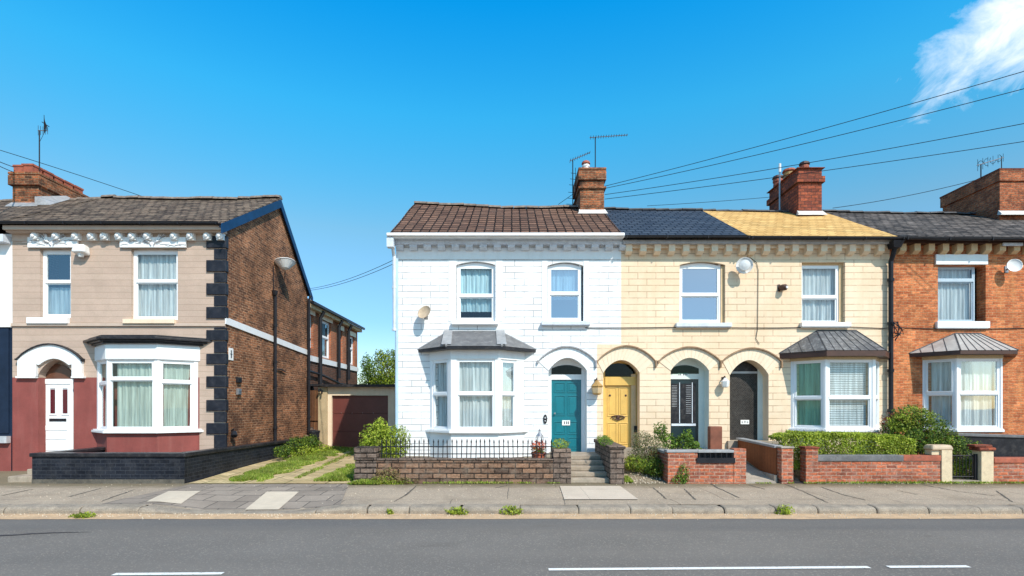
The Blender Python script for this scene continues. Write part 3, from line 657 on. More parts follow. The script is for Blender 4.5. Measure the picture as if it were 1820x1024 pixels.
# kerbstones
mb = MB(); r = random.Random(3); x = -16.0
while x < 17:
    L_ = r.choice([.92, .92, .75, 1.05, 1.35]); xe = x+L_; n = 7; g = r.uniform(.008, .022)
    dz = r.uniform(-.008, .008); dy = r.uniform(-.012, .012); sk = r.uniform(-.03, .03)
    k = len(mb.v); m = 0
    cols_ = [x+g, x+g+.02] + [x+L_*t for t in (.25, .5, .75)] + [xe-.02, xe]
    prof = [(0, -.02), (.0, .055), (.012, .085), (.04, .108), (.08, .118), (.30, .122), (.31, .0)]
    for ci, xx in enumerate(cols_):
        e = .010 if ci in (0, len(cols_)-1) else 0
        for (py, pz_) in prof:
            h = pz_ if pz_ < .03 else pz_*(1-.86*dip(xx)) - e + dz + .004*mnoise.noise(Vector((xx*5, py*9, 1)))
            mb.v.append((xx+sk*py/.3, 9.6+dy+py+e+.006*mnoise.noise(Vector((xx*3, 0, pz_*30))), h))
    np_ = len(prof)
    for i in range(len(cols_)-1):
        for j in range(np_-1): a = k+i*np_+j; mb.f.append((a, a+np_, a+np_+1, a+1))
    mb.f.append(tuple(range(k, k+np_))); e = k+(len(cols_)-1)*np_; mb.f.append(tuple(range(e+np_-1, e-1, -1)))
    x = xe
struct(mb.build('kerb', 'kerb'))
def sheet(name, mat, pts, dz=.006, hf=pz):
    mb = MB(); # subdivided quad
    a, b, c, d = pts; n = 12
    for i in range(n+1):
        for j in range(n+1):
            u = i/n; v = j/n; x = (a[0]*(1-u)+b[0]*u)*(1-v)+(d[0]*(1-u)+c[0]*u)*v; y = (a[1]*(1-u)+b[1]*u)*(1-v)+(d[1]*(1-u)+c[1]*u)*v
            mb.v.append((x, y, hf(x, y)+.008*mnoise.noise(Vector((x*.8, y*.9, 0)))+dz))
    for i in range(n):
        for j in range(n): a_ = i*(n+1)+j; mb.f.append((a_, a_+n+1, a_+n+2, a_+1))
    return struct(mb.build(name, mat, recalc=False))
sheet('paving_setts', 'pave_setts', [(-7.55, 9.92), (-3.15, 9.92), (-3.75, 12.45), (-7.4, 12.45)])
for (a, b, c, d) in (((260, 893), (322, 893), (357, 874), (300, 874)), ((435, 897), (495, 897), (532, 875), (475, 875))):
    q = [(X(p[0], yg(p[1])), yg(p[1])) for p in (a, b, c, d)]; sheet('paving_slab', 'pave_pale', q, .014)
M['cover'] = brick('cover', (.64, .54, .43), (.60, .50, .40), (.33, .28, .23), 3.0, .085, .010, .85, .1, .6, horiz=True)
q = [(X(p[0], yg(p[1])), yg(p[1])) for p in ((1003, 889), (1135, 889), (1102, 865), (995, 865))]; sheet('paving_slab', 'cover', q, .016)
# driveway, rising to the garage
sheet('driveway', 'drive', [(-7.45, 12.45), (-3.72, 12.45), (-3.3, 21.6), (-8.0, 21.6)], .02, lambda x, y: gz(x, y))
# front gardens of the right-hand terrace
mb = MB(); nx = 60; ys = [12.62, 12.9, 13.3, 13.8, 14.3, 14.7, 15.3]
for i in range(nx+1):
    x = -3.4+21*i/nx
    for y in ys: mb.v.append((x, y, .125+.40*min(1, max(0, (y-12.7)/1.9))+.035*mnoise.noise(Vector((x*2.2, y*2.2, 5)))*(y > 12.7)))
for i in range(nx):
    for j in range(len(ys)-1): a = i*7+j; mb.f.append((a, a+7, a+8, a+1))
struct(mb.build('garden_soil', 'soil', recalc=False))
def gard(x, y): return .125+.40*min(1, max(0, (y-12.7)/1.9))

# ================================================================== LEFT: tan and maroon end house
ROW = 'terraced houses along the street'
PL = 'white_paint'
xl = X(22); xr = X(401)
H = thing('terraced_house', 'tan and maroon end house with black corner quoins and a bare brick gable', 'house', ((xl+xr)/2, 18, .12), ROW)
zE = 6.90; zs_ = Z(671)
dA, dB = X(68), X(131); bwl, bwr = -11.53, -8.70
w1 = hole(X(71), X(126), Z(565), Z(443)); w2 = hole(X(233), X(316), Z(569), Z(443))
door_h = hole(dA, dB, Z(806), Z(640), .40)
# upper render, minus the doorway (the hole spans both; split at the dado line)
mb = MB()
up_outer = [(xl, zs_), (dA, zs_)] + [(dA, Z(640)-.40)] + arc(dA, dB, Z(640)-.40, .40)[1:-1] + [(dB, Z(640)-.40), (dB, zs_), (bwl-.05, zs_), (bwr+.02, zs_), (bwr+.02, Z(806)), (xr, Z(806)), (xr, zE), (xl, zE)]
facade(mb, FRONT, up_outer, [w1, w2], .16)
shellmb = MB()
for a in ((dA, -1), (dB, 1)):
    mb.poly([FRONT.p(a[0], 0, zs_), FRONT.p(a[0], 0, Z(640)-.4), FRONT.p(a[0], -.3, Z(640)-.4), FRONT.p(a[0], -.3, zs_)])
ar = arc(dA, dB, Z(640)-.40, .40)
for i in range(len(ar)-1): mb.poly([FRONT.p(ar[i][0], 0, ar[i][1]), FRONT.p(ar[i+1][0], 0, ar[i+1][1]), FRONT.p(ar[i+1][0], -.3, ar[i+1][1]), FRONT.p(ar[i][0], -.3, ar[i][1])])
wall = mb.build('wall', 'tan_render', H, recalc=False)
mb = MB(); facade(mb, FRONT, [(xl, .1), (dA, .1), (dA, zs_), (xl, zs_)], []); facade(mb, FRONT, [(dB, .1), (bwr+.02, .1), (bwr+.02, zs_), (dB, zs_)], [])
for a in (dA, dB): mb.poly([FRONT.p(a, 0, .1), FRONT.p(a, 0, zs_), FRONT.p(a, -.3, zs_), FRONT.p(a, -.3, .1)])
tag(mb.build('dado', 'maroon_render', H, recalc=False), 'maroon painted lower wall')
mb = MB(); mb.fbox(FRONT, bwr+.02, xr, -.2, -.001, .1, Z(806)-.001)
mb.build('wall_foot', 'tan', H)
# gable wall
yB = 21.0; yR = 18.35; zRg = 8.86; zBk = 6.35
mb = MB(); G = Fr((xr, 0), (0, 1), (1, 0))
gfr = [(D, .1), (yB, .1), (yB, zBk), (yR, zRg), (D, zE+.0)]
mb.poly([G.p(a, 0, z) for a, z in gfr]); mb.poly([(xl, yB, .1), (xr, yB, .1), (xr, yB, zBk), (xl, yB, zBk)])
mb.poly([(xl, D, .1), (xl, D, zE), (xl, yR, zRg), (xl, yB, zBk), (xl, yB, .1)])
tag(mb.build('gable_wall', 'gable_brick', H, recalc=False), 'soot-stained brown brick gable')
mb = MB(); za, zb_ = 4.30, 4.00
mb.hexa([(xr, D-.035, za-.10), (xr+.035, D-.035, za-.10), (xr+.035, yB, zb_-.10), (xr, yB, zb_-.10), (xr, D-.035, za+.09), (xr+.035, D-.035, za+.09), (xr+.035, yB, zb_+.09), (xr, yB, zb_+.09)])
mb.build('gable_band', 'white_paint', H)
mb = MB(); mb.fbox(FRONT, xl, xr+.0, 0.001, .05, Z(580), Z(575)); mb.build('string_course', 'tan', H)
rf = roofm(xl-.0, xr+.10, 14.68, 6.95, 6.91, yR, 9.0, 8.99, 21.25, 6.28, .05, 2).build('roof', 'roof_left', H)
ridge_tiles(xl, xr+.10, yR, 9.03, 9.03, 'ridge', rf, .05, 2)
mb = MB()
def rake(mbx, x, t, ya, za, yb, zb, w):
    mbx.hexa([(x, ya, za-w), (x+t, ya, za-w), (x+t, yb, zb-w), (x, yb, zb-w), (x, ya, za), (x+t, ya, za), (x+t, yb, zb), (x, yb, zb)])
rake(mb, xr+.085, .03, 14.60, 6.86, yR, 8.94, .27); rake(mb, xr+.085, .03, yR, 8.94, 21.3, 6.2, .27)
mb.build('bargeboard', 'navy_board', H)
mb = MB(); rake(mb, xr, .085, 14.66, 6.82, yR, 8.9, .05); rake(mb, xr, .085, yR, 8.9, 21.25, 6.2, .05); mb.build('soffit', 'navy', H)
mb = MB(); mb.fbox(FRONT, xl, xr+.05, .003, .30, 6.73, 6.85); mb.fbox(FRONT, xl, xr+.05, .003, .20, 6.69, 6.73); mb.build('cornice', 'tan', H, bevel=.01)
gutter(xl-.35, xr+.02, 14.62, 6.91, 6.89, 'black_metal', H)
mb = MB(); mb.fbox(FRONT, xl, xr, .002, .02, 6.50, 6.69); mb.build('frieze', 'tan', H)
base = None
for px in (57, 95, 130, 158, 181, 207, 231, 258, 306, 335, 365, 388):
    x = X(px, 14.8)
    if base is None:
        mb = MB(); mb.box(x-.10, x+.10, 14.88, 14.978, 6.50, 6.70); mb.lathe((x, 14.88, 6.60), [(0, .09), (.025, .105), (.05, .09), (.06, .05), (.09, .045), (.11, .005)], 12, (0, -1, 0))
        base = mb.build('rosette', 'white_paint', H); bx = x
    else:
        c = base.copy(); col.objects.link(c); c.parent = H; c.location = base.location + Vector((x-bx, 0, 0))
for pa, pb, seed in ((53, 141, 1), (216, 333, 2)):     # carved lintels
    xa, xb = X(pa), X(pb); r = random.Random(seed); mb = MB(); mb.fbox(FRONT, xa, xb, .022, .075, Z(441), Z(423)); 
    for s in (-1, 1):       # leaf scroll in relief over the middle
        xc = (xa+xb)/2
        for k_ in range(6):
            t = k_/5; mb.tube([FRONT.p(xc+s*.03, .065, Z(437)), FRONT.p(xc+s*(.12+.10*t), .085, Z(431)+.05*t), FRONT.p(xc+s*(.16+.26*t), .075, Z(418)+.09*math.sin(t*5))], [.018, .022, .008], 6)
        for k_ in range(9): x = xc+s*r.uniform(.25, (xb-xa)/2-.06); z = r.uniform(Z(438), Z(426)); mb.tube([FRONT.p(x-.08, .056, z), FRONT.p(x, .066, z+r.uniform(-.03, .03)), FRONT.p(x+.08, .056, z+r.uniform(-.02, .02))], .009, 5)
    mb.lathe(FRONT.p((xa+xb)/2, .05, Z(427)), [(0, .05), (.03, .05), (.05, .02)], 8, (0, -1, 0))
    lin = mb.build('lintel', 'white_paint', H); mb = MB(); xc = (xa+xb)/2
    for s_ in (-1, 1):
        pv = [FRONT.p(xc+s_*(.03+.055*k_), .10, Z(438)+.05*k_+.03*math.sin(k_*1.7)) for k_ in range(7)]; mb.tube(pv, .011, 5)
        for k_ in range(5): q = pv[k_+1]; mb.tube([q, (q[0]+s_*.07, q[1]+.005, q[2]-.03+.01*k_)], .008, 4); mb.tube([q, (q[0]-s_*.05, q[1]+.005, q[2]+.05)], .008, 4)
        x = xc+s_*.2
        while abs(x-xc) < (xb-xa)/2-.12: z = r.uniform(Z(438), Z(427)); l = r.uniform(.12, .28); mb.tube([FRONT.p(x, .078, z), FRONT.p(x+s_*l*.5, .08, z+r.uniform(-.03, .03)), FRONT.p(x+s_*l, .078, z+r.uniform(-.02, .02))], .008, 4); x += s_*l*.6
    mb.build('carving', 'hood_grey', lin)
w = window(H, FRONT, X(70), X(127), Z(565), Z(443), Z(500), .10, 0, 'upvc', 'glass_day', ('net', 'net'), .085, ctop=Z(508))
sill(FRONT, X(52), X(124), Z(577), Z(565), .10, w)
w = window(H, FRONT, X(232), X(317), Z(569), Z(443), Z(499), .10, 0, 'upvc', 'glass', ('net', 'net'), .085)
tag(sill(FRONT, X(222), X(313), Z(577), Z(568), .10, w, 'cream'), 'pale yellow sill')
qb = None
q_rows = [(420, 442, 1), (443, 462, 0), (463, 484, 1), (485, 503, 0), (504, 525, 1), (526, 545, 0), (546, 567, 1), (582, 586, 0), (587, 606, 1), (607, 628, 0), (629, 648, 1), (649, 668, 0), (669, 689, 1), (690, 710, 0), (711, 731, 1), (732, 751, 0), (752, 772, 1), (773, 797, 0)]
for a, b, wide in q_rows:
    o = .05 if wide else .03; mb = MB(); xa = X(368) if wide else X(381)
    mb.fbox(FRONT, xa, xr+o*.7, -.10 if wide else -.06, o, Z(b)+.012, Z(a)); mb.build('quoin', 'quoin_black', H, bevel=.012)
# front door of the tan house
DY = 15.24; DF = Fr((0, DY), (1, 0), (0, -1))
xa, xb = X(70, DY), X(131, DY); z0 = Z(806, DY); zt = Z(680, DY)
mb = MB(); mb.fbox(DF, xa+.08, xb-.08, -.05, 0, z0, zt-.04)
for (a, b, c, d) in ((.14, .86, .04, .16), (.14, .86, .20, .29), (.12, .88, .33, .40)):
    w_ = xb-xa-.16; h_ = zt-z0-.04; mb.fbox(DF, xa+.08+w_*a, xa+.08+w_*b, 0.0, .014, z0+h_*c, z0+h_*d)
door = mb.build('door', 'upvc', H, bevel=.006); tag(door, 'white panelled door with two slim red glass slots')
mb = MB(); mb.fbox(DF, xa, xa+.08, -.07, .02, z0, zt); mb.fbox(DF, xb-.08, xb, -.07, .02, z0, zt); mb.fbox(DF, xa, xb, -.07, .021, zt-.04, zt+.10); mb.fbox(DF, xa-.1, xa, -.07, .01, z0, zt+.7)
mb.build('door_frame', 'upvc', door)
for px in (90, 112):
    mb = MB(); a, b = X(px, DY), X(px+9, DY); mb.fbox(DF, a, b, .001, .006, Z(735, DY), Z(692, DY)); mb.build('door_glass', 'red_glass', door)
    mb = MB()
    for (p, q, c, d) in ((a-.035, a, 736, 690), (b, b+.035, 736, 690)): mb.fbox(DF, p, q, .001, .018, Z(c, DY), Z(d, DY))
    mb.fbox(DF, a-.035, b+.035, .001, .018, Z(690, DY), Z(690, DY)+.035); mb.fbox(DF, a-.035, b+.035, .001, .018, Z(736, DY)-.035, Z(736, DY)); mb.build('glazing_bead', 'upvc', door)
mb = MB(); mb.fbox(DF, X(88, DY), X(118, DY), .002, .012, Z(749, DY), Z(744, DY)); mb.build('letterbox', 'black_metal', door)
mb = MB(); mb.lathe(DF.p(X(79, DY), .0, Z(733, DY)), [(0, .018), (.05, .015), (.06, .025), (.08, .02)], 8, (0, -1, 0)); mb.build('handle', 'grey_metal', door)
mb = MB(); za = zt+.10; lp = [(xa+.06, za)] + [(xb, za)] + arc(xa+.02, xb, za+.10, .32)[::-1]; mb.plate(DF, lp, -.03, -.005); tag(mb.build('fanlight', 'brown_glass', door), 'brown arched fanlight')
mb = MB(); mb.fbox(DF, xa-.3, xb+.2, -.12, -.08, z0-.2, za+.8); mb.build('door_surround', 'tan', door)
# white arch hood over the door
inner = [(X(68), zs_+.02)] + [(X(68), Z(648))] + arc(X(68), X(131), Z(655), .27, 12)[1:-1] + [(X(131), Z(648)), (X(131), zs_+.02)]
outer = [(X(35), zs_+.02), (X(35), Z(640))] + arc(X(35), X(149), Z(640), .42, 12)[1:-1] + [(X(149), Z(640)), (X(149), zs_+.02)]
mb = MB()
for i in range(len(inner)-1): mb.plate(FRONT, [inner[i], inner[i+1], outer[i+1], outer[i]][::-1], -.02, .075)
mb.fbox(FRONT, X(33), X(68), .003, .10, zs_-.02, zs_+.03); mb.fbox(FRONT, X(131), X(153), .003, .10, zs_-.02, zs_+.03)
mb.build('arch_hood', 'white_paint', H)
hood(FRONT, outer[1:-1], .035, .003, .12, 'black_gloss', H, .05)
# bay
L_side = dict(m=(.10, .07), split=Z(681, 14.5), cur=('net', 'curtain_green'))
L_frnt = dict(m=(.03, .09), split=Z(673.5, 14.4), cur=('net', 'curtain_green')); L_r = dict(m=(.05, .10), split=Z(679, 14.6), cur=('net', 'curtain_green'))
b, pl = bay(H, bwl, -10.80, -9.45, bwr-.02, .6, .1, Z(764, 14.4), Z(640, 14.4), Z(611, 14.4), 'maroon_render', 'upvc', 'white_paint', (L_side, L_frnt, L_r), 'white_paint', .10, 'canted bay with maroon base and black cornice')
c = MB(); z = Z(611, 14.4); c.prism(off_plan(pl, .10), z, z+.05); c.prism(off_plan(pl, .17), z+.05, z+.10); c.prism(off_plan(pl, .25), z+.10, z+.16); c.prism(off_plan(pl, .15), z+.16, z+.22)
c.build('cornice', 'black_gloss', b, bevel=.012)
c = MB(); c.prism(off_plan(pl, .04), Z(640, 14.4)+.02, z-.03); c.build('fascia', 'white_paint', b, bevel=.01)
# pipes and fixings on the gable
yp = 17.94
mb = MB(); mb.tube([(xr+.09, yp, .35), (xr+.09, yp, 5.55), (xr+.09, yp-.05, 5.65)], .05, 9)
for z in (1.2, 2.6, 3.4, 4.6): mb.tube([(xr+.09, yp, z-.04), (xr+.09, yp, z+.04)], .068, 9)
mb.tube([(xr+.09, yp-.02, 5.60), (xr+.09, yp-.02, 5.75)], [.07, .10], 9); mb.build('drainpipe', 'black_metal', H)
mb = MB(); mb.tube([(xr+.02, yp+.04, 5.6), (xr+.02, yp, 6.6)], .014, 5); mb.tube([(xr+.03, yp, 3.15), (xr+.05, yp+.5, 3.18), (xr+.05, yp+.9, 3.12)], .022, 5); mb.build('conduit', 'black_metal', H)
yq = yB-.12
mb = MB(); mb.tube([(xr+.10, yq, .3), (xr+.10, yq, 6.0), (xr+.12, yq+.1, 6.2)], .055, 9)
for z in (1.5, 3.0, 4.5): mb.tube([(xr+.10, yq, z-.04), (xr+.10, yq, z+.04)], .072, 9)
mb.build('drainpipe', 'black_metal', H)
c = chimney(rf, -16.05, -15.22, 17.35, 19.4, 8.1, 9.42, 'chimney_brick', .08, ((.0, .08), (.10, .42)), zflash=8.28, flash='lead_dull')
f = MB(); f.hexa([(-15.2, 17.2, 8.33), (-14.8, 17.3, 8.37), (-14.9, 18.3, 8.95), (-15.2, 18.3, 8.95), (-15.2, 17.2, 8.6), (-15.1, 17.3, 8.6), (-15.1, 18.3, 9.05), (-15.2, 18.3, 9.05)]); f.build('flashing', 'lead_dull', c)
for i in range(5): pot(c, -15.6+.02*R.uniform(-1, 1), 17.55+i*.42, 9.42, .30, .17, 'terracotta', True)
pot(c, -15.88, 17.52, 9.42, .26, .15, 'terracotta', True)

# far-left neighbour: white above, navy below
H = thing('terraced_house', 'cropped house at the far left, white upper wall and navy painted lower wall', 'house', (-18, 18, .12), ROW)
mb = MB(); facade(mb, FRONT, [(-21, Z(574)), (xl-.0, Z(574)), (xl, 6.7), (-21, 6.7)], [hole(-16.9, -15.0, Z(574)+.3, Z(430))]); shell(mb, -21, xl-.01, yB, .1, 6.7, yR, 8.8, right=False)
mb.build('wall', 'white_paint', H, recalc=False)
mb = MB(); facade(mb, FRONT, [(-21, .1), (xl-.003, .1), (xl-.003, Z(574)), (-21, Z(574))], []); mb.fbox(FRONT, -21, xl-.08, .002, .03, Z(770), Z(580)); tag(mb.build('lower_wall', 'navy', H, recalc=False), 'navy painted lower wall')
mb = MB(); facade(mb, Fr((0, D-.035), (1, 0), (0, -1)), [(-21, .1), (xl-.001, .1), (xl-.001, Z(775)), (-21, Z(775))], []); mb.build('dado', 'maroon_render', H, recalc=False)
mb = MB(); mb.fbox(FRONT, -21, X(21), .033, .16, Z(787), Z(775)); mb.build('sill', 'lead', H)
mb = MB(); mb.fbox(FRONT, -21, xl, .003, .07, Z(582), Z(574)); mb.build('string_course', 'white_paint', H)
mb = MB(); mb.fbox(FRONT, -21, xl-.02, .003, .26, 6.42, 6.62); mb.build('cornice', 'greywhite', H)
w = window(H, FRONT, -16.9, -15.0, Z(574)+.3, Z(430), Z(500), .1, 0, 'upvc', 'glass', ('net', 'net'))
rf = roofm(-21, xl-.01, 14.66, 6.91, 6.93, yR, 8.88, 9.0, 21.2, 6.3, .05, 9).build('roof', 'roof_left', H)
ridge_tiles(-21, xl, yR, 8.9, 8.98, 'ridge', rf, .05, 9)
gutter(-21, xl-.36, 14.60, 6.83, 6.85, 'black_metal', H)

# ================================================================== rear wing seen past the gable
WX = xr-.12; W = Fr((WX, 0), (0, 1), (1, 0))
H = thing('terraced_house', 'long rear house range of red and dark brick with white-framed windows, behind the brown gable', 'house', (WX-2, 24.6, .12))
ya, yb = yB+.02, 28.2; ze = 6.0; zband = 3.78
ops = [(21.25, 21.95, 4.25, 5.6), (22.75, 24.1, 4.0, 5.62), (25.15, 25.75, 4.0, 5.5), (26.55, 27.7, 4.0, 5.45)]
mb = MB(); facade(mb, W, [(ya, zband), (yb, zband), (yb, ze), (ya, ze)], [hole(*(a, b, z0, zt)) for a, b, z0, zt in ops], .16)
mb.poly([(WX, yb, 0), (WX-5, yb, 0), (WX-5, yb, ze), (WX, yb, ze)]); mb.build('wall', 'wing_brick', H, recalc=False)
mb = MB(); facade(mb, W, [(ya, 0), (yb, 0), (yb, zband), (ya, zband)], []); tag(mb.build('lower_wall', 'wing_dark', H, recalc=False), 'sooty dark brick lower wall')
mb = MB(); mb.fbox(W, ya, yb+.05, .003, .05, zband-.06, zband+.16); mb.build('string_course', 'white_paint', H)
for a, b, z0, zt in ops:
    w = window(H, W, a, b, z0, zt, (z0+zt)/2+.1, .10, 0, 'upvc', 'glass_dark', ('net', 'net'), .08)
    mb = MB(); mb.fbox(W, a-.15, b+.15, .003, .03, zt, zt+.22); mb.build('lintel', 'cream', w)
mb = MB(); mb.fbox(W, ya, yb+.1, .003, .22, ze-.22, ze-.06); mb.build('cornice', 'cream_dark', H)
for y in (22.35, 24.75, 26.2):
    mb = MB(); mb.tube([(WX+.15, y, 1.9 if y < 23 else 3.2), (WX+.15, y, ze-.45), (WX+.28, y+.05, ze-.15)], .075, 8); mb.build('drainpipe', 'black_metal', H)
mb = MB(); mb.tube([(WX+.12, ya, 3.3), (WX+.12, 22.6, 3.22), (WX+.12, 25, 2.95), (WX+.12, yb, 2.9)], .05, 6); mb.build('soil_pipe', 'black_metal', H)
mb = MB(); mb.hexa([(WX+.28, ya, ze-.03), (WX+.28, yb+.15, ze-.03), (WX-2.6, yb+.15, ze+1.25), (WX-2.6, ya, ze+1.25), (WX+.28, ya, ze+.05), (WX+.28, yb+.15, ze+.05), (WX-2.6, yb+.15, ze+1.33), (WX-2.6, ya, ze+1.33)])
mb.build('roof', 'roof_dark', H)
mb = MB(); mb.fbox(W, ya, yb+.15, .27, .36, ze-.08, ze+.02); mb.build('gutter', 'black_metal', H)

# ================================================================== garage
gy = 21.3; g0 = X(567, gy); g1 = -3.9; GF = Fr((0, gy), (1, 0), (0, -1))
Gg = thing('garage', 'flat-roofed garage with a maroon up-and-over door at the end of the driveway', 'garage', ((g0+g1)/2, gy+2, .25))
dx0, dx1 = X(590, gy), X(690, gy); zb = .2; zd = Z(703, gy); zt = Z(688, gy)
mb = MB(); mb.fbox(GF, g0, X(583, gy), -4, .10, zb, Z(687, gy)-.02); mb.fbox(GF, X(702, gy), g1, -4, 0, zb, zt+.06)
mb.fbox(GF, X(583, gy), X(702, gy), -4, -.3, zb, zt-.02)
M['garage_render'] = plain('garage_render', (.44, .34, .20), .85, .15, 2.5, .08, .3, dirt=(.25, .19, .11), dirt_amt=.5, streak=True)
mb.build('wall', 'garage_render', Gg)
mb = MB(); mb.fbox(GF, X(583, gy), dx0, -.3, .03, zb, zt); mb.fbox(GF, dx1, X(702, gy), -.3, .03, zb, zt); mb.fbox(GF, dx0, dx1, -.3, .03, zd, zt); mb.build('door_frame', 'cream', Gg)
mb = MB(); h = (zd-zb)/3
for k_ in range(3): mb.fbox(GF, dx0, dx1, -.12, -.08, zb+h*k_+.006, zb+h*(k_+1)-.006)
mb.fbox(GF, dx0, dx1, -.14, -.121, zb, zd); door = mb.build('door', 'maroon_door', Gg, bevel=.004)
mb = MB()
for i in range(4): mb.lathe(GF.p(dx0+.35+i*.42, -.08, zb+2*h+.02), [(0, .015), (.012, .01)], 6, (0, -1, 0))
mb.build('bolts', 'grey_metal', door)
mb = MB(); mb.fbox(GF, X(578, gy), X(703, gy)+1.5, -4.1, .28, zt, zt+.10); mb.build('roof', 'black_gloss', Gg)
mb = MB(); mb.fbox(GF, X(545, gy), X(590, gy), -.6, .22, Z(688, gy)+.03, Z(688, gy)+.11); mb.build('pillar_cap', 'black_gloss', Gg)
mb = MB(); mb.tube([GF.p(X(575, gy), .10, 1.62+.9), GF.p(X(575, gy), .2, 2.5), GF.p(X(577, gy), .3, 2.42)], .03, 6); mb.lathe(GF.p(X(573, gy), .2, 2.55), [(0, .06), (.1, .05), (.14, .02)], 8, (-.5, -1, -.4)); mb.build('lamp', 'black_metal', Gg)
Ff = thing('fence', 'dark timber boarded fence panel between the brick gable and the garage', 'fence', (X(556, 21.25), 21.25, .3))
mb = MB()
for i in range(6): mb.fbox(Fr((0, 21.25), (1, 0), (0, -1)), X(545, 21.25)+i*.09, X(545, 21.25)+i*.09+.083, 0, .025+.008*(i % 2), 1.35, 2.55)
mb.build('boards', 'fence_wood', Ff)
mb = MB(); mb.box(X(545, 21.25), X(566, 21.25), 21.27, 21.35, .3, 2.5); mb.build('fence_post', 'fence_wood', Ff)
mb = MB(); r = random.Random(5)
for i in range(26):
    x = r.uniform(-7.95, -7.65); y = r.uniform(20.5, 21.2); z = .25+r.uniform(0, .85)*(y-20.2); a = r.uniform(0, 3); s = r.uniform(.07, .13)
    q = [(x+s*1.3*math.cos(a+t)*1.2, y+s*math.sin(a+t)) for t in (.5, 2.6, 3.64, 5.78)]; mb.hexa([(p[0], p[1], z) for p in q] + [(p[0]+r.uniform(-.02, .02), p[1], z+s*1.3) for p in q])
tag(mb.build('rubble_heap', 'dark_stone', bevel=.01), 'heap of broken stone and brick against the fence beside the garage', 'rubble')
mb = MB(); x = X(558, 20.3); mb.lathe((x, 20.3, .3), [(0, .16), (.5, .20), (.62, .21), (.64, .23), (.70, .22), (.74, .05)], 12); tag(mb.build('dustbin', 'black_gloss', smooth=False), 'black round bin standing left of the garage front', 'bin')

# ================================================================== RIGHT TERRACE
yR = 18.3; YB = 21.6
def panel_door(parent, xa, xb, z0, zt, y, mat, rows, cols=2, label=None, frame='white_paint', fw=.06, mould=.014):
    f = Fr((0, y), (1, 0), (0, -1)); mb = MB(); mb.fbox(f, xa, xb, -.05, 0, z0, zt); w_ = xb-xa; h_ = zt-z0
    for (c, d) in rows:
        for k in range(cols):
            a = xa+w_*(.09+k*.44); b = a+w_*.37 if cols == 2 else xb-w_*.12
            za, zb_ = z0+h_*c, z0+h_*d; m = .022
            for (p, q, r_, s_) in ((a, b, za, za+m), (a, b, zb_-m, zb_), (a, a+m, za+m, zb_-m), (b-m, b, za+m, zb_-m)): mb.fbox(f, p, q, .001, mould, r_, s_)
            mb.fbox(f, a+.055, b-.055, .001, mould*.8, za+.055, zb_-.055)
    d = mb.build('door', mat, parent, bevel=.004); tag(d, label); return d, f
def doorway(d, f, xa, xb, z0, zt, zs_, ztop, x_in0, x_in1, frame, fan, fanmat, depth=.06):
    """frame with transom and arched fanlight above the leaf"""
    mb = MB()
    mb.fbox(f, xa-.16, xa, -.10, .03, z0, ztop); mb.fbox(f, xb, xb+.30, -.10, .03, z0, ztop); mb.fbox(f, xa, xb, -.10, .035, zt, zt+.15); 
    mb.fbox(f, xa-.16, xb+.3, -.10, .028, fan[1], ztop+.2)
    mb.build('door_frame', frame, d)
    m = MB(); lp = hole(xa, xb, zt+.15, fan[1]+.10, .10); m.plate(f, lp, .038, .045); m.build('fanlight', fanmat, d)
    return
def house_wall(parent, outer, holes, reveals, mat, x0, x1, ze, left, right):
    mb = MB(); facade(mb, FRONT, outer, holes, .2, reveals); shell(mb, x0, x1, YB, .1, ze, yR, 8.4, left, right, 6.3)
    return mb.build('wall', mat, parent, recalc=False)
ZG = .1
# ---- white house
xw0, xw1, xw2 = X(704), X(1104), X(1061)
H = thing('terraced_house', 'white painted house with a brown tiled roof, slate-roofed bay and teal front door', 'house', ((xw0+xw1)/2, 18, .12), ROW)
DH = []   # door holes
def dhole(a, b, top, rise=.36): return hole(X(a), X(b), ZG, Z(top), rise)
wA = hole(X(811), X(880), Z(571), Z(465), .09); wB = hole(X(973), X(1037), Z(571), Z(466), .10); dE = dhole(975, 1043, 636)
house_wall(H, [(xw0, ZG), (X(975), ZG)] + [(X(975), Z(636)-.36)] + arc(X(975), X(1043), Z(636)-.36, .36)[1:-1] + [(X(1043), Z(636)-.36), (X(1043), ZG), (xw2, ZG), (xw2, Z(612)), (xw1, Z(612)), (xw1, 6.55), (xw0, 6.55)], [wA, wB], [.2, .2], 'white_block', xw0, xw1, 6.55, True, False)
def door_reveal(parent, a, b, top, mat, rise=.36, depth=.45, name='door_reveal'):
    mb = MB(); z = Z(top)-rise; A = arc(X(a), X(b), z, rise); pts = [(X(a), ZG)] + A + [(X(b), ZG)]
    for i in range(len(pts)-1): p, q = pts[i], pts[i+1]; mb.poly([FRONT.p(p[0], -.001, p[1]), FRONT.p(q[0], -.001, q[1]), FRONT.p(q[0], -depth, q[1]), FRONT.p(p[0], -depth, p[1])])
    return mb.build(name, mat, parent, recalc=False)
door_reveal(H, 975, 1043, 636, 'white_paint')
w = window(H, FRONT, X(812), X(880), Z(570), Z(466), Z(525), .08, .09, 'upvc', 'glass', ('net', 'curtain_blue'), .06, cut=Z(552))
sill(FRONT, X(803), X(886), Z(579), Z(572), .13, w)
w = window(H, FRONT, X(974), X(1034), Z(570), Z(467), Z(521), .09, .10, 'upvc', 'glass_sky', ('net', 'net'), .06, cut=Z(530))
sill(FRONT, X(962), X(1048), Z(580), Z(573), .14, w, 'greywhite')
for a, b, t in ((797, 811, 462), (881, 893, 462), (963, 973, 464), (1037, 1047, 464)):   # smooth bands at the window sides
    mb = MB(); mb.fbox(FRONT, X(a), X(b), .002, .012, Z(571), Z(t)); mb.build('window_surround', 'white_paint', H)
mb = MB(); mb.fbox(FRONT, xw0, xw1, .002, .012, Z(461), 6.3); mb.build('plain_band', 'white_paint', H)
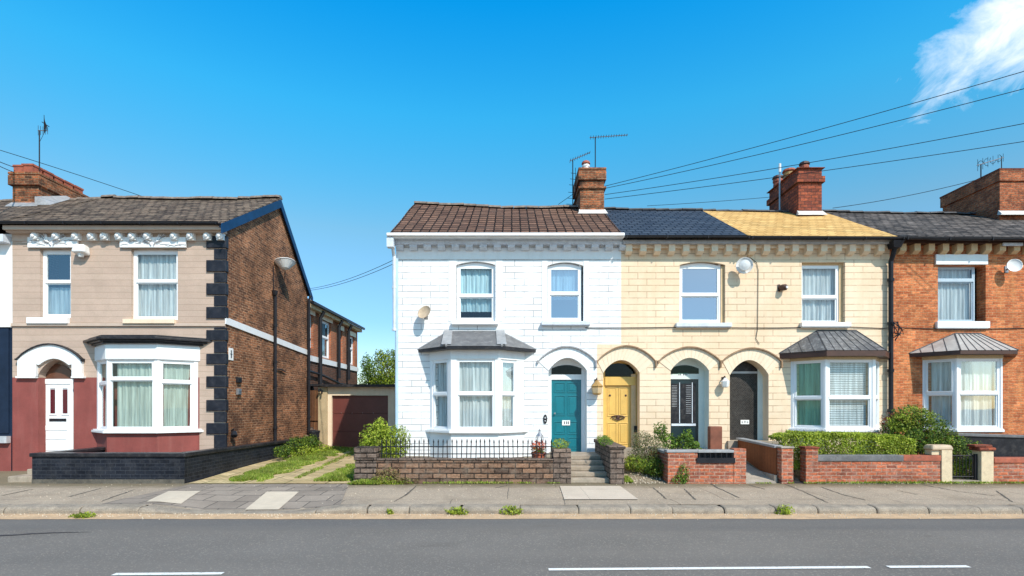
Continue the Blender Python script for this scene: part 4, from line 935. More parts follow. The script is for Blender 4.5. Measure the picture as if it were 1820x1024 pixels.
mb = MB(); mb.fbox(FRONT, xw0-.03, xw1, .003, .20, 6.37, 6.48); mb.fbox(FRONT, xw0-.03, xw1, .003, .27, 6.48, 6.56); mb.build('cornice', 'greywhite', H, bevel=.008)
corbels(H, xw0+.12, xw1-.15, .385, D, 6.23, 6.372, .17, .20, 'greywhite')
rf = roofm(xw0-.08, xw1, 14.62, 6.62, 6.53, yR, 8.80, 8.62, 21.8, 6.3, .05, 4).build('roof', 'roof_brown', H)
ridge_tiles(xw0-.08, xw1-.25, yR, 8.83, 8.65, 'ridge', rf, .05, 4)
mb = MB(); rake(mb, xw0-.085, .035, 14.62, 6.60, yR, 8.76, .12); mb.build('bargeboard', 'greywhite', rf)
mb = MB(); mb.box(xw0-.16, xw1, 14.58, 14.68, 6.47, 6.60); mb.box(xw0-.16, xw1, 14.5, 14.58, 6.50, 6.585); mb.build('gutter', 'white_paint', H, bevel=.02)
M['pipe_blue'] = plain('pipe_blue', (.40, .55, .68), .4, .1, 3, .05, 0)
mb = MB(); mb.box(xw0-.16, xw0+.02, 14.55, 14.75, 6.22, 6.47); mb.tube([(xw0-.03, 14.7, 6.25), (xw0-.03, 14.9, 6.05), (xw0-.03, 14.93, 4.0)], .05, 8)
for z in (5.2, 4.03): mb.tube([(xw0-.03, 14.93, z-.03), (xw0-.03, 14.93, z+.03)], .07, 8)
mb.build('drainpipe', 'greywhite', H)
mb = MB(); mb.tube([(xw0+.03, 14.94, 6.0), (xw0+.03, 14.94, .3)], .045, 8); tag(mb.build('drainpipe', 'pipe_blue', H), 'pale blue lower drainpipe')
c = chimney(rf, X(1031, 17.7), X(1074, 17.7), 17.7, 19.3, 8.0, 9.72, 'chimney_brick', .06, ((.0, .07), (.09, .40), (.62, .68)), zflash=8.18)
pot(c, X(1041, 18.2), 18.15, 9.72, .30, .13, 'dish_white', cowl='terracotta')
# front bay
z_s = Z(764, 14.35); z_h = Z(638, 14.35); z_c = Z(622, 14.35)
lt = lambda a, b, g='glass', c=('net', 'net'): dict(m=(a, b), split=Z(700, 14.4), cur=c, glass=g)
b, pl = bay(H, -2.28, -1.62, -.36, .33, .66, .1, z_s, z_h, z_c, 'white_paint', 'upvc', 'white_paint', (lt(.10, .14), lt(.14, .09), lt(.10, .28)), 'white_paint', .09, 'canted bay with net curtains and grey slate roof')
bay_roof(b, pl, z_c, Z(589), X(797), X(889), .24, 'bay_slate', 'black_gloss', 0, 'lead_dull', .08, 'lead_dull')
# teal door
y6 = 15.38; xa, xb = X(980, y6), X(1033, y6); z0 = Z(803, y6); zt = Z(675, y6)
d, f = panel_door(H, xa, xb, z0, zt, y6, 'teal', [(.04, .20), (.24, .42), (.50, .78), (.82, .96)], label='teal panelled door')
doorway(d, f, xa, xb, z0, zt, 0, 4.2, 0, 0, 'white_paint', (0, Z(649, y6)-.10), 'glass_dark')
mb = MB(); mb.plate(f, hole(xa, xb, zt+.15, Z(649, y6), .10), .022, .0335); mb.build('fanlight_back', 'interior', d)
mb = MB(); mb.fbox(f, X(999, y6), X(1013, y6), .01, .025, Z(756, y6), Z(747, y6)); lb = mb.build('letterbox', 'paper', d)
mb = MB()
for px in (1003, 1007, 1010): mb.fbox(f, X(px, y6)-.012, X(px, y6)+.012, .026, .03, Z(754, y6), Z(749, y6))
mb.build('house_number', 'ink', lb)
mb = MB(); mb.lathe(f.p(X(986, y6), 0, Z(735, y6)), [(0, .02), (.04, .018), (.06, .028), (.075, .02)], 8, (0, -1, 0)); mb.build('handle', 'grey_metal', d)
mb = MB(); mb.fbox(f, xa-.2, xb+.3, -.1, .48, .3, z0); mb.build('doorstep', 'step_stone', H)
def arches(parent, i0, i1, itop, o0, o1, otop, mat, hm='hood_brown', rise=.36):
    inner = arc(X(i0), X(i1), Z(itop)-rise, rise, 20); outer = arc(X(o0), X(o1), Z(643), Z(otop+3)-Z(643), 20)
    inner[0] = (inner[0][0], inner[0][1]); arch_ring(FRONT, inner, outer, .0, .014, mat, parent)
    hood(FRONT, outer, .035, .003, .075, hm, parent, .16)
arches(H, 975, 1043, 636, 957, 1058, 614, 'white_paint', 'hood_grey')

# ---- cream house with blue slates, L-shaped front
xc1u, xc1l = X(1321), X(1288)
H = thing('terraced_house', 'cream painted house with blue-grey slate roof, yellow door and a dark glazed door', 'house', ((xw1+xc1u)/2, 18, .12), ROW)
wF = hole(X(1208), X(1289), Z(574), Z(465), .09)
zd_ = lambda t, r_=.36: Z(t)-r_
def notch(a, b, top, rise=.36): return [(X(a), ZG), (X(a), Z(top)-rise)] + arc(X(a), X(b), Z(top)-rise, rise)[1:-1] + [(X(b), Z(top)-rise), (X(b), ZG)]
house_wall(H, [(xw2, ZG)] + notch(1072, 1137, 640) + notch(1192, 1260, 636) + [(xc1l, ZG), (xc1l, Z(612)), (xc1u, Z(612)), (xc1u, 6.5), (xw1, 6.5), (xw1, Z(612)), (xw2, Z(612))], [wF], [.22], 'cream_block', xw1, xc1u, 6.5, False, False)
door_reveal(H, 1072, 1137, 640, 'cream'); door_reveal(H, 1192, 1260, 636, 'mint')
w = window(H, FRONT, X(1209), X(1283), Z(573), Z(466), Z(523), .10, .09, 'upvc', 'glass_sky', None, .055)
tag(w, 'arched sash window reflecting the sky'); mb = MB(); mb.fbox(FRONT, X(1283), X(1289), -.2, -.08, Z(573), Z(466)-.09); mb.build('reveal', 'cream_dark', w)  # darker cream paints the shadow on the right reveal
sill(FRONT, X(1200), X(1298), Z(583), Z(575), .13, w, 'greywhite')
mb = MB(); mb.fbox(FRONT, xw1, X(1579), .003, .28, 6.40, 6.50) if 0 else mb.fbox(FRONT, xw1+.003, xc1u, .003, .26, 6.36, 6.46); mb.build('fascia', 'lead', H)
mb = MB(); mb.fbox(FRONT, xw1+.003, xc1u, .003, .10, 6.28, 6.36); mb.build('frieze', 'cream', H)
corbels(H, xw1+.18, xc1u-.15, .392, D, 6.10, 6.357, .20, .17, 'cream')
rf = roofm(xw1+.01, xc1u, 14.62, 6.52, 6.52, yR, 8.60, 8.56, 21.8, 6.3, .012, 6).build('roof', 'roof_blue', H)
ridge_tiles(xw1+.01, xc1u, yR, 8.62, 8.58, 'ridge_dark', rf, .012, 6, .45, .05)
gutter(xw1+.01, xc1u, 14.57, 6.51, 6.50, 'black_metal', H)
arches(H, 1072, 1137, 640, 1062, 1164, 613, 'cream'); arches(H, 1192, 1260, 636, 1171, 1279, 615, 'cream')
# yellow door
xa, xb = X(1075, y6), X(1121, y6); z0 = Z(795, y6); zt = Z(685, y6)
d, f = panel_door(H, xa, xb, z0, zt, y6, 'yellow_door', [(.05, .40), (.50, .96)], label='yellow ochre door with central knocker')
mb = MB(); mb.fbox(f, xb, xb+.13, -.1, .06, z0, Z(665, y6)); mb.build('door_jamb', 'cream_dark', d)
mb = MB(); mb.fbox(f, xa-.2, xa, -.1, .03, z0, 3.6); mb.fbox(f, xb+.13, xb+.5, -.1, .03, z0, 3.6); mb.fbox(f, xa, xb+.12, -.1, .07, zt, Z(670, y6)); mb.fbox(f, xa-.2, xb+.5, -.1, .028, Z(650, y6), 3.6); mb.build('door_frame', 'yellow_door', d)
mb = MB(); mb.plate(f, hole(xa, xb+.06, Z(669, y6), Z(646, y6), .10), .038, .045); mb.build('fanlight', 'glass_dark', d)
mb = MB(); mb.plate(f, hole(xa, xb+.06, Z(669, y6), Z(646, y6), .10), .02, .0335); mb.build('fanlight_back', 'interior', d)
kx, kz = X(1098, y6), Z(742, y6); mb = MB()
for k_ in range(8): a0 = math.pi*k_/7; mb.tube([f.p(kx-.19*math.cos(a0), .03, kz+.05*math.sin(a0)), f.p(kx-.19*math.cos(a0+.45), .035, kz+.05*math.sin(a0+.45))], .018, 5)
mb.lathe(f.p(kx, 0, kz-.01), [(0, .05), (.04, .055), (.06, .03)], 10, (0, -1, 0)); mb.tube([f.p(kx-.15, .03, kz-.02), f.p(kx, .04, kz-.07), f.p(kx+.15, .03, kz-.02)], .016, 5); mb.build('knocker', 'dark_brown', d)
for px in (1084, 1112): mb = MB(); mb.lathe(f.p(X(px, y6), 0, Z(703, y6)), [(0, .035), (.02, .03), (.025, .01)], 8, (0, -1, 0)); mb.build('door_knob', 'dark_brown', d)
mb = MB(); mb.fbox(f, X(1126, y6), X(1131, y6), .06, .09, Z(768, y6), Z(757, y6)); mb.build('bell', 'black_metal', d)
mb = MB(); mb.fbox(f, xa-.2, xb+.5, -.1, .48, .3, z0); mb.build('doorstep', 'step_stone', H)
# dark glazed door
xa, xb = X(1190, y6), X(1241, y6); z0 = Z(797, y6); zt = Z(674, y6)
mb = MB(); mb.fbox(Fr((0, y6), (1, 0), (0, -1)), xa, xb, -.06, 0, z0, zt); f = Fr((0, y6), (1, 0), (0, -1)); d = mb.build('door', 'dark_teal', H); tag(d, 'near-black door with long glass panels')
doorway(d, f, xa, xb, z0, zt, 0, 4.2, 0, 0, 'mint', (0, Z(648, y6)-.12), 'glass_fan')
mb = MB(); mb.plate(f, hole(xa, xb, zt+.15, Z(648, y6)-.02, .10), .022, .0335); mb.build('fanlight_back', 'interior', d)
mb = MB(); 
for a, b in ((1193, 1206), (1210, 1229), (1231, 1236)): mb.fbox(f, X(a, y6), X(b, y6), .004, .012, Z(752, y6), Z(682, y6))
mb.build('door_glass', 'black_gloss', d)
mb = MB()
for px in (1207.5, 1230): mb.fbox(f, X(px, y6)-.01, X(px, y6)+.01, .012, .02, Z(752, y6), Z(680, y6))
mb.fbox(f, X(1193, y6), X(1236, y6), .012, .03, Z(757, y6), Z(753, y6)); mb.build('glazing_bars', 'greywhite', d)
mb = MB(); z = Z(686, y6)
for i in range(14): mb.fbox(f, X(1193, y6)+.01, X(1203, y6), .0121, .0135, z-i*.045, z-i*.045+.008); mb.fbox(f, X(1219, y6), X(1228, y6), .0121, .0135, z-i*.06, z-i*.06+.010)
mb.build('inner_blind', 'lead', d)
mb = MB(); mb.fbox(f, X(1204, y6), X(1222, y6), .036, .04, Z(668, y6), Z(663.5, y6)); pl_ = mb.build('number_plate', 'paper', d)
mb = MB()
for i, px in enumerate((1206, 1209, 1214, 1217, 1220)): mb.fbox(f, X(px, y6)-.012, X(px, y6)+.012, .041, .043, Z(667.3, y6), Z(664.3, y6))
mb.build('house_number', 'ink', pl_)
mb = MB(); mb.fbox(f, xa-.2, xb+.5, -.1, .48, .3, z0); mb.build('doorstep', 'step_stone', H)

# ---- cream house with yellow roof
xg1 = X(1581)
H = thing('terraced_house', 'cream painted house with mustard yellow roof and a lead-roofed bay with white blinds', 'house', ((xc1u+xg1)/2, 18, .12), ROW)
wG = hole(X(1425), X(1502), Z(574), Z(466))
house_wall(H, [(xc1l, ZG)] + notch(1297, 1366, 640, .42) + [(xg1, ZG), (xg1, 6.5), (xc1u, 6.5), (xc1u, Z(612)), (xc1l, Z(612))], [wG], [.22], 'cream_block', xc1u, xg1, 6.5, False, False)
door_reveal(H, 1297, 1366, 640, 'cream', .42)
w = window(H, FRONT, X(1425), X(1495), Z(574), Z(470), Z(527), .12, 0, 'upvc', 'glass', ('net', 'net'), .05)
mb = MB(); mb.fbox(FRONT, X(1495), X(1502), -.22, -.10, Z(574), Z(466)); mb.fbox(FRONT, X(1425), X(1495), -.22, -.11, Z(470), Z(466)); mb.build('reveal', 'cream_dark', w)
sill(FRONT, X(1421), X(1508), Z(583), Z(574), .13, w)
mb = MB(); mb.fbox(FRONT, xc1u, xg1+.02, .003, .26, 6.36, 6.46); mb.build('fascia', 'lead', H)
mb = MB(); mb.fbox(FRONT, xc1u, xg1, .003, .10, 6.28, 6.36); mb.build('frieze', 'cream', H)
corbels(H, xc1u+.18, xg1-.20, .392, D, 6.10, 6.357, .20, .17, 'cream')
rf = roofm(xc1u+.003, xg1, 14.62, 6.52, 6.50, yR, 8.56, 8.52, 21.8, 6.3, .02, 8).build('roof', 'roof_yellow', H)
ridge_tiles(xc1u, xg1, yR, 8.57, 8.53, 'ridge_dark', rf, .02, 8, .45, .05)
gutter(xc1u, xg1+.1, 14.57, 6.49, 6.47, 'black_metal', H)
arches(H, 1297, 1366, 640, 1284, 1387, 617, 'cream', rise=.42)
c = chimney(rf, X(1419, 17.6), X(1461, 17.6), 17.6, 19.6, 7.9, 9.68, 'chimney_red', .07, ((.0, .02), (.28, .48)), zflash=8.10)
pot(c, 9.62, 18.75, 9.6, .42, .20, 'lantern_wood', cowl='terracotta'); pot(c, 9.50, 19.3, 9.6, .42, .17, 'terracotta', cowl='dark_brown'); pot(c, 9.85, 18.2, 9.6, .42, .15, 'terracotta', cowl='dark_brown')
xa, xb = X(1295, y6), X(1346, y6); z0 = Z(782, y6); zt = Z(664, y6)
f = Fr((0, y6), (1, 0), (0, -1)); mb = MB(); mb.fbox(f, xa, xb, -.06, 0, z0, zt); d = mb.build('door', 'mesh_black', H); tag(d, 'doorway closed by a black woven screen')
mb = MB(); mb.fbox(f, xa-.2, xa, -.1, .02, z0, 4.1); mb.fbox(f, xb, xb+.5, -.1, .03, z0, 4.1); mb.build('door_frame', 'mint', d)
mb = MB(); mb.plate(f, hole(xa, xb, zt+.06, Z(643, y6), .22), -.03, .0); mb.build('fanlight', 'black_gloss', d)
mb = MB(); mb.fbox(f, xa, xb, -.1, .012, zt, zt+.06); mb.build('transom', 'lead', d)
mb = MB(); mb.fbox(f, xa-.2, xb+.4, -.1, -.031, zt, 4.2); mb.build('arch_board', 'cream_dark', d)
mb = MB(); mb.fbox(f, X(1316, y6), X(1331, y6), .004, .02, Z(754, y6), Z(746.5, y6)); lb = mb.build('letterbox', 'paper', d)
mb = MB()
for i, px in enumerate((1319, 1323.5, 1328)):
    a, za_ = X(px, y6), Z(750.2, y6); mb.fbox(f, a-.018, a-.008, .021, .023, za_-.035, za_+.035); mb.fbox(f, a-.008, a+.018, .021, .023, za_+(.02 if i % 2 else -.03), za_+(.03 if i % 2 else -.02)); mb.fbox(f, a+.008, a+.018, .021, .023, za_-.02, za_+.02)
mb.build('house_number', 'ink', lb)
mb = MB(); mb.fbox(f, xa-.2, xb+.5, -.1, .48, .3, z0); mb.build('doorstep', 'step_stone', H)
z_s = Z(762, 14.35); z_h = Z(639, 14.35); z_c = Z(634, 14.35)
lt = lambda a, b, c, g='glass', v=False: dict(m=(a, b), split=Z(707, 14.4), cur=c, glass=g, vent=v)
b, pl = bay(H, 7.74, 8.33, 9.66, 10.2, .65, .1, z_s, z_h, z_c, 'cream', 'upvc', 'cream_dark', (lt(.06, .05, ('net', 'obscure'), 'glass_green'), lt(.05, .08, ('blind', 'blind')), lt(.05, .05, ('net', 'net'))), 'white_paint', .06, 'canted bay with white slatted blinds and lead roof')
bay_roof(b, pl, z_c, Z(588), X(1452), X(1522), .24, 'bay_lead', 'dark_brown', 7, 'ridge_dark', .15)

# ---- red brick house, running out of the frame
xh1 = 16.4
H = thing('terraced_house', 'orange-red brick house at the right edge with dark slates', 'house', (13.3, 18, .12), ROW)
wH = hole(X(1667), X(1752), Z(572), Z(472))
house_wall(H, [(xg1, ZG), (xh1, ZG), (xh1, 6.5), (xg1, 6.5)], [wH], [.30], 'red_brick', xg1, xh1, 6.5, False, True)
M['frame_blue'] = plain('frame_blue', (.42, .52, .60), .4, .08, 3, .03, 0)
w = window(H, FRONT, X(1667), X(1740), Z(571), Z(472), Z(497), .14, 0, 'frame_blue', 'glass', ('net', 'net'), .035); tag(w, 'blue-grey framed window')
sill(FRONT, X(1662), X(1755), Z(585), Z(572), .09, w)
mb = MB(); mb.fbox(FRONT, X(1661), X(1753), .003, .06, Z(471), Z(453)); mb.build('lintel', 'white_paint', w, bevel=.006)
mb = MB(); mb.fbox(FRONT, xg1, xh1, .003, .22, 6.38, 6.46); mb.build('frieze', 'dark_brown', H)
corbels(H, xg1+.25, xh1-.15, .39, D, 6.12, 6.378, .19, .17, 'cream_dark')
mb = MB(); mb.fbox(FRONT, X(1690), X(1745), .23, .30, 6.27, 6.36) if 0 else mb.fbox(FRONT, X(1768), X(1802), .225, .27, 6.30, 6.38); mb.build('soffit_board', 'greywhite', H)
rf = roofm(xg1+.003, xh1+.1, 14.62, 6.50, 6.46, yR, 8.52, 8.42, 21.8, 6.3, .03, 11).build('roof', 'roof_dark', H)
ridge_tiles(xg1, xh1+.1, yR, 8.54, 8.46, 'ridge_dark', rf, .03, 11, .45, .05)
gutter(xg1+.1, xh1, 14.57, 6.47, 6.42, 'black_metal', H, .065)
mb = MB(); px_ = X(1587, 14.8)
mb.hexa([(px_-.10, 14.62, 6.22), (px_+.10, 14.62, 6.22), (px_+.10, 14.84, 6.22), (px_-.10, 14.84, 6.22), (px_-.15, 14.55, 6.40), (px_+.15, 14.55, 6.40), (px_+.15, 14.84, 6.40), (px_-.15, 14.84, 6.40)])
mb.tube([(px_, 14.72, 6.24), (px_, 14.80, 6.05), (px_, 14.88, 5.9), (px_, 14.88, .3)], .062, 10)
for z in (5.4, 4.2, 2.9, 1.8): mb.tube([(px_, 14.88, z-.04), (px_, 14.88, z+.04)], .085, 10)
mb.build('drainpipe', 'black_metal', H)
c = chimney(rf, 15.62, 16.45, 17.3, 19.6, 7.8, 9.46, 'chimney_weathered', .05, ((.0, .34),), zflash=8.0)
mb = MB(); mb.box(15.56, 16.5, 17.24, 19.66, 9.465, 9.52); mb.build('chimney_cap', 'chimney_red', c)
z_s = Z(762, 14.4); z_h = Z(637, 14.4); z_c = Z(631, 14.4)
lt = lambda a, b, c, g='glass', v=False: dict(m=(a, b), split=Z(699, 14.4), cur=c, glass=g, vent=v)
b, pl = bay(H, 11.40, 11.86, 13.08, 13.6, .60, .1, z_s, z_h, z_c, 'red_brick', 'upvc', 'cream_dark', (lt(.04, .04, ('net', 'net'), 'glass', True), lt(.05, .05, ('net', 'net')), lt(.05, .05, ('net', 'net'))), 'white_paint', .04, 'canted bay with net curtains and pale lead roof')
bay_roof(b, pl, z_c, Z(593), X(1697), X(1742), .30, 'bay_lead_light', 'dark_brown', 7, 'ridge_dark', .10)

# ================================================================== fixings on the houses
def round_dish(label, x, z, r, mat, out=.30, tilt=(.25, -1, .25), arm=True):
    t = thing('satellite_dish', label, 'satellite dish', (x, D, z)); ax = Vector(tilt).normalized()
    mb = MB(); c = Vector((x, D-out, z)); mb.lathe(c - ax*.05, [(0, .03), (.01, r*.35), (.03, r*.7), (.06, r*.95), (.075, r), (.085, r), (.07, r*.93), (.045, r*.6), (.03, r*.1)], 20, ax); d = mb.build('dish', mat, t, smooth=True)
    mb = MB(); mb.tube([(x, D, z-.05), (x, D-out*.5, z-.05), tuple(c-ax*.05)], .022, 6); mb.box(x-.05, x+.05, D-.02, D-.001, z-.13, z+.05); mb.build('bracket', 'grey_metal', t)
    if arm:
        mb = MB(); e = c+ax*r*1.1+Vector((0, 0, -r*.35)); mb.tube([tuple(c+Vector((0, 0, -r*.95))), tuple(e)], .012, 5); mb.lathe(e, [(0, .03), (.07, .03)], 8, -ax); mb.build('receiver_arm', 'grey_metal', t)
    return t
round_dish('beige satellite dish at the left end of the white wall', X(755, 14.75), Z(556, 14.75), .20, 'dish_beige', .28, (-.5, -1, .5), False)
t = round_dish('round white satellite dish high on the cream wall, trailing a cable', X(1322, 14.8), Z(473, 14.8), .22, 'dish_white', .24, (-.35, -1, -.1), False)
mb = MB(); mb.lathe((X(1323, 14.7), 14.68, Z(472, 14.7)), [(0, .15), (.04, .14), (.06, .05)], 16, (-.35, -1, -.1)); mb.build('dish_cover', 'frosted', t)
round_dish('white satellite dish on the orange brick wall at the right edge', X(1800, 14.8), Z(473, 14.8), .18, 'dish_white', .24, (-.3, -1, .15), False)
t = thing('wall_light', 'white bulkhead lamp hood beside the carved lintel on the tan wall', 'lamp', (X(150), D, Z(448)))
mb = MB(); mb.hexa([(X(139), D-.28, Z(452)), (X(162), D-.28, Z(452)), (X(162), D, Z(456)), (X(139), D, Z(456)), (X(141), D-.22, Z(437)), (X(160), D-.22, Z(437)), (X(161), D, Z(440)), (X(140), D, Z(440))]); mb.build('hood', 'dish_white', t, bevel=.05)
mb = MB(); mb.lathe((X(150), D-.12, Z(452)-.05), [(-.06, .06), (0, .08), (.05, .08)], 10); mb.build('bulb', 'frosted', t)
t = thing('satellite_dish', 'grey-white dish on a bracket high on the brown gable', 'satellite dish', (xr, 18.2, 6.7))
c = Vector((xr+.30, 18.2, 6.78)); ax = Vector((.12, -.18, -.97)).normalized(); mb = MB(); mb.lathe(c, [(0, .34), (.02, .35), (.035, .32), (.14, .22), (.24, .12), (.28, .01)][::1], 18, ax); mb.build('dish', 'dish_white', t, smooth=False)
mb = MB(); mb.tube([(xr, 18.4, 5.95), (xr+.15, 18.45, 6.05), (xr+.22, 18.4, 6.4), (xr+.28, 18.25, 6.7)], .018, 6); mb.tube([(xr, 18.2, 6.7), (xr+.3, 18.2, 6.76)], .018, 6); mb.build('bracket', 'black_metal', t)
t = thing('wall_light', 'black spotlight on the brick gable low behind the quoins', 'lamp', (xr, 15.4, 1.1))
mb = MB(); mb.tube([(xr, 15.3, 1.22), (xr+.10, 15.25, 1.28)], .02, 6); mb.build('bracket', 'black_metal', t)
mb = MB(); mb.lathe((xr+.10, 15.25, 1.22), [(0, .03), (.04, .07), (.16, .09), (.18, .07)], 12, (.3, -.5, -.8)); mb.build('lamp_head', 'black_metal', t)
t = thing('wall_sign', 'small white notice at the front edge of the brick gable', 'sign', (xr, 15.25, 3.4))
mb = MB(); mb.fbox(G, 15.15, 15.38, .001, .02, 3.22, 3.56); mb.build('plate', 'paper', t)
mb = MB(); mb.fbox(G, 15.24, 15.29, .021, .024, 3.28, 3.50); mb.fbox(G, 15.20, 15.33, .021, .024, 3.38, 3.40); mb.build('marking', 'ink', t)
for i, (y, z, w_, h) in enumerate(((15.55, 2.60, .22, .16), (15.55, 2.25, .20, .18))):
    mb = MB(); mb.fbox(G, y, y+w_, .001, .07, z, z+h); [mb.fbox(G, y+.02, y+w_-.02, .07, .085, z+.02+.04*k_, z+.035+.04*k_) for k_ in range(3)]
    tag(mb.build('wall_vent', 'black_metal' if i == 0 else 'grey_metal', bevel=.01), ['black vent cover on the brick gable, upper of two', 'grey vent cover on the brick gable, lower of two'][i], 'vent')
t = thing('security_camera', 'small dark camera housing on the cream upper wall', 'camera', (X(1386), D, Z(512)))
mb = MB(); mb.box(X(1382), X(1386), D-.03, D, Z(518), Z(506)); mb.lathe((X(1387), D-.02, Z(512)), [(0, .07), (.06, .09), (.16, .085), (.20, .05)], 12, (.4, -1, -.1)); mb.build('housing', 'dark_brown', t)
mb = MB(); mb.lathe((X(1387)+.075, D-.20, Z(512)-.02), [(0, .04), (.02, .035)], 10, (.4, -1, -.1)); mb.build('lens', 'frosted', t)
def lantern(label, x, y, z, s, body, glassm):
    t = thing('wall_lantern', label, 'lantern', (x, y, z)); mb = MB(); mb.tube([(x, D, z+s*.9), (x, y+.02, z+s*1.05), (x, y, z+s*.9)], .018, 6); mb.box(x-.04, x+.04, D-.02, D-.001, z+.6*s, z+s); mb.build('bracket', 'dark_brown', t)
    mb = MB(); mb.lathe((x, y, z), [(0, s*.15), (.02, s*.28), (s*.5, s*.36), (s*.55, s*.4), (s*.75, s*.2), (s*.9, s*.08)], 6); mb.build('lamp_body', body, t)
    mb = MB(); mb.lathe((x, y, z+s*.12), [(0, s*.30), (s*.32, s*.375)], 6); mb.build('lamp_glass', glassm, t); return t
lantern('carved wooden lantern between the teal and yellow doors', X(1061, 14.82), 14.82, Z(702, 14.82), .44, 'lantern_wood', 'cream_dark')
lantern('white glass wall lamp between the two dark doors', X(1289, 14.84), 14.84, Z(689, 14.84), .30, 'frosted', 'frosted')
t = thing('house_plaque', 'small dark oval plaque left of the teal door', 'plaque', (X(969), D, Z(745)))
mb = MB(); lp = [(X(969)+.055*math.cos(k_*.4488), Z(745)+.13*math.sin(k_*.4488)) for k_ in range(14)]; mb.plate(FRONT, lp, .001, .025); mb.build('plate', 'black_metal', t)
mb = MB(); mb.fbox(FRONT, X(969)-.02, X(969)+.02, .026, .029, Z(749), Z(747)); mb.fbox(FRONT, X(969)-.02, X(969)+.02, .026, .029, Z(744), Z(741)); mb.build('marking', 'lead', t)
def cable(label, pts, r=.012, name='cable', mat='black_metal', cat='cable', group=None):
    mb = MB(); mb.tube(pts, r, 5); o = mb.build(name, mat); tag(o, label, cat, group); return o
cable('black cable run level across the cream and brick fronts under the upper windows', [(X(px), D-.02-.004*(i % 2), Z(py)) for i, (px, py) in enumerate(((1040, 583), (1108, 583), (1200, 582), (1330, 583), (1380, 583), (1500, 581), (1570, 584)))] + [(X(1575), D-.16, Z(584)), (X(1600), D-.16, Z(584)), (X(1608), D-.02, Z(583)), (X(1700), D-.02, Z(586)), (X(1800), D-.02, Z(584)), (16.3, D-.02, Z(580))], .010)
cable('thin cable looping from the round dish down the cream wall', [(X(1322), D-.2, Z(460)), (X(1333), D-.03, Z(459)), (X(1344), D-.02, Z(467)), (X(1347), D-.02, Z(480)), (X(1346), D-.02, Z(585)), (X(1343), D-.02, Z(602)), (X(1349), D-.02, Z(612))], .008)
mb = MB(); r = random.Random(8)
for i in range(7):
    x = X(1593, 14.8); z = Z(588, 14.8); a = r.uniform(0, 6); mb.tube([(x-.05+r.uniform(-.1, .1), 14.8, z+.25), (x+.12*math.cos(a), 14.74, z+.1*math.sin(a)), (x+r.uniform(-.02, .16), 14.74, z-.1), (x+.1*math.cos(a+2), 14.78, z-.28*r.random())], .012, 5)
tag(mb.build('cable_bundle', 'black_metal'), 'tangled knot of black cable on the downpipe where cream meets brick', 'cable')
# aerials
def aerial(label, x, y, z0, z1, d, n, L_, boom, vert=False, drop=0):
    t = thing('tv_aerial', label, 'aerial', (x, y, z0)); mb = MB(); mb.tube([(x, y, z0), (x, y, z1)], .018, 6); mb.build('mast', 'black_metal', t)
    d = Vector(d).normalized(); c = Vector((x, y, z1)); mb = MB(); mb.tube([tuple(c-d*boom*.15), tuple(c+d*boom*.85)], .014, 5)
    s = Vector((0, 0, 1)) if vert else d.cross(Vector((0, 0, 1))).normalized()
    e = MB()
    for i in range(n): p = c+d*boom*(-.12+.95*i/(n-1)); h = L_*(1-.4*i/n); e.tube([tuple(p-s*h), tuple(p+s*h)], .008, 4)
    mb.build('boom', 'grey_metal', t); e.build('elements', 'black_metal', t); return t
xx = X(70, 17.6); t = aerial('tall mast with a small upright aerial on the left brick chimney', xx, 17.6, 9.6, Z(232, 17.6), (1, .1, 0), 5, .16, .30, True)
mb = MB(); p = Vector((X(82, 17.6), 17.6, Z(232, 17.6)))
for k_ in range(6): mb.tube([(p.x-.07+.025*k_, p.y, p.z-.1+.03*k_), (p.x+.02, p.y-.1, p.z+.45-.03*k_)], .010, 4)
mb.tube([(p.x-.14, p.y, p.z+.28), (p.x+.10, p.y, p.z+.12)], .012, 4); mb.tube([(p.x-.2, p.y, p.z-.35), (p.x-.05, p.y, p.z-.05)], .008, 4); mb.build('reflector', 'black_metal', t)
x = X(1018, 18.3); t = aerial('ladder-like aerial with a slanting boom left of the white house chimney', x, 18.3, 8.5, Z(284, 18.3), (1, 0, .42), 9, .16, .75)
mb = MB()
for k_, z in enumerate((8.75, 8.95, 9.15, 9.4, 9.6, 9.8)): mb.tube([(x-.22+.03*k_, 18.25, z), (x+.12, 18.35, z+.02)], .008, 4)
mb.tube([(x+.09, 18.3, 8.6), (x+.09, 18.3, 10.0)], .009, 4); mb.tube([(x, 18.3, 9.1), (X(992, 18.3), 18.3, 8.75)], .008, 4); mb.build('cross_bars', 'black_metal', t)
x = X(1058, 18.0); aerial('long horizontal aerial on a mast above the white house chimney', x, 18.0, 9.7, Z(244, 18.0), (1, -.1, .02), 15, .13, 1.25)
x = X(1748, 18.2); t = aerial('row of tangled aerial elements over the right-hand chimney', x, 18.3, 9.2, Z(292, 18.3), (1, .0, .30), 6, .20, .95, True)
mb = MB(); x2 = X(1780, 18.3); mb.tube([(x2, 18.3, 9.4), (x2, 18.3, Z(278, 18.3))], .014, 5); 
for k_ in range(4): a = k_*1.2; mb.tube([(x+.2*k_+.1*math.cos(a+j*.8), 18.3, Z(292, 18.3)+.07*k_+.12*math.sin(a+j*.8)) for j in range(6)], .009, 4)
mb.build('second_mast', 'black_metal', t)
t = thing('vent_pipe', 'slim pale pole rising behind the red chimney', 'pipe', (X(1386, 18.6), 18.6, 8.4)); mb = MB(); mb.tube([(X(1386, 18.6), 18.6, 8.4), (X(1386, 18.6), 18.6, Z(292, 18.6))], [.03, .03], 6); mb.build('pole', 'grey_metal', t)
mb = MB(); mb.tube([(X(1386, 18.6), 18.6, Z(306, 18.6)), (X(1386, 18.6), 18.6, Z(291, 18.6))], .04, 6); mb.build('sleeve', 'dish_white', t)
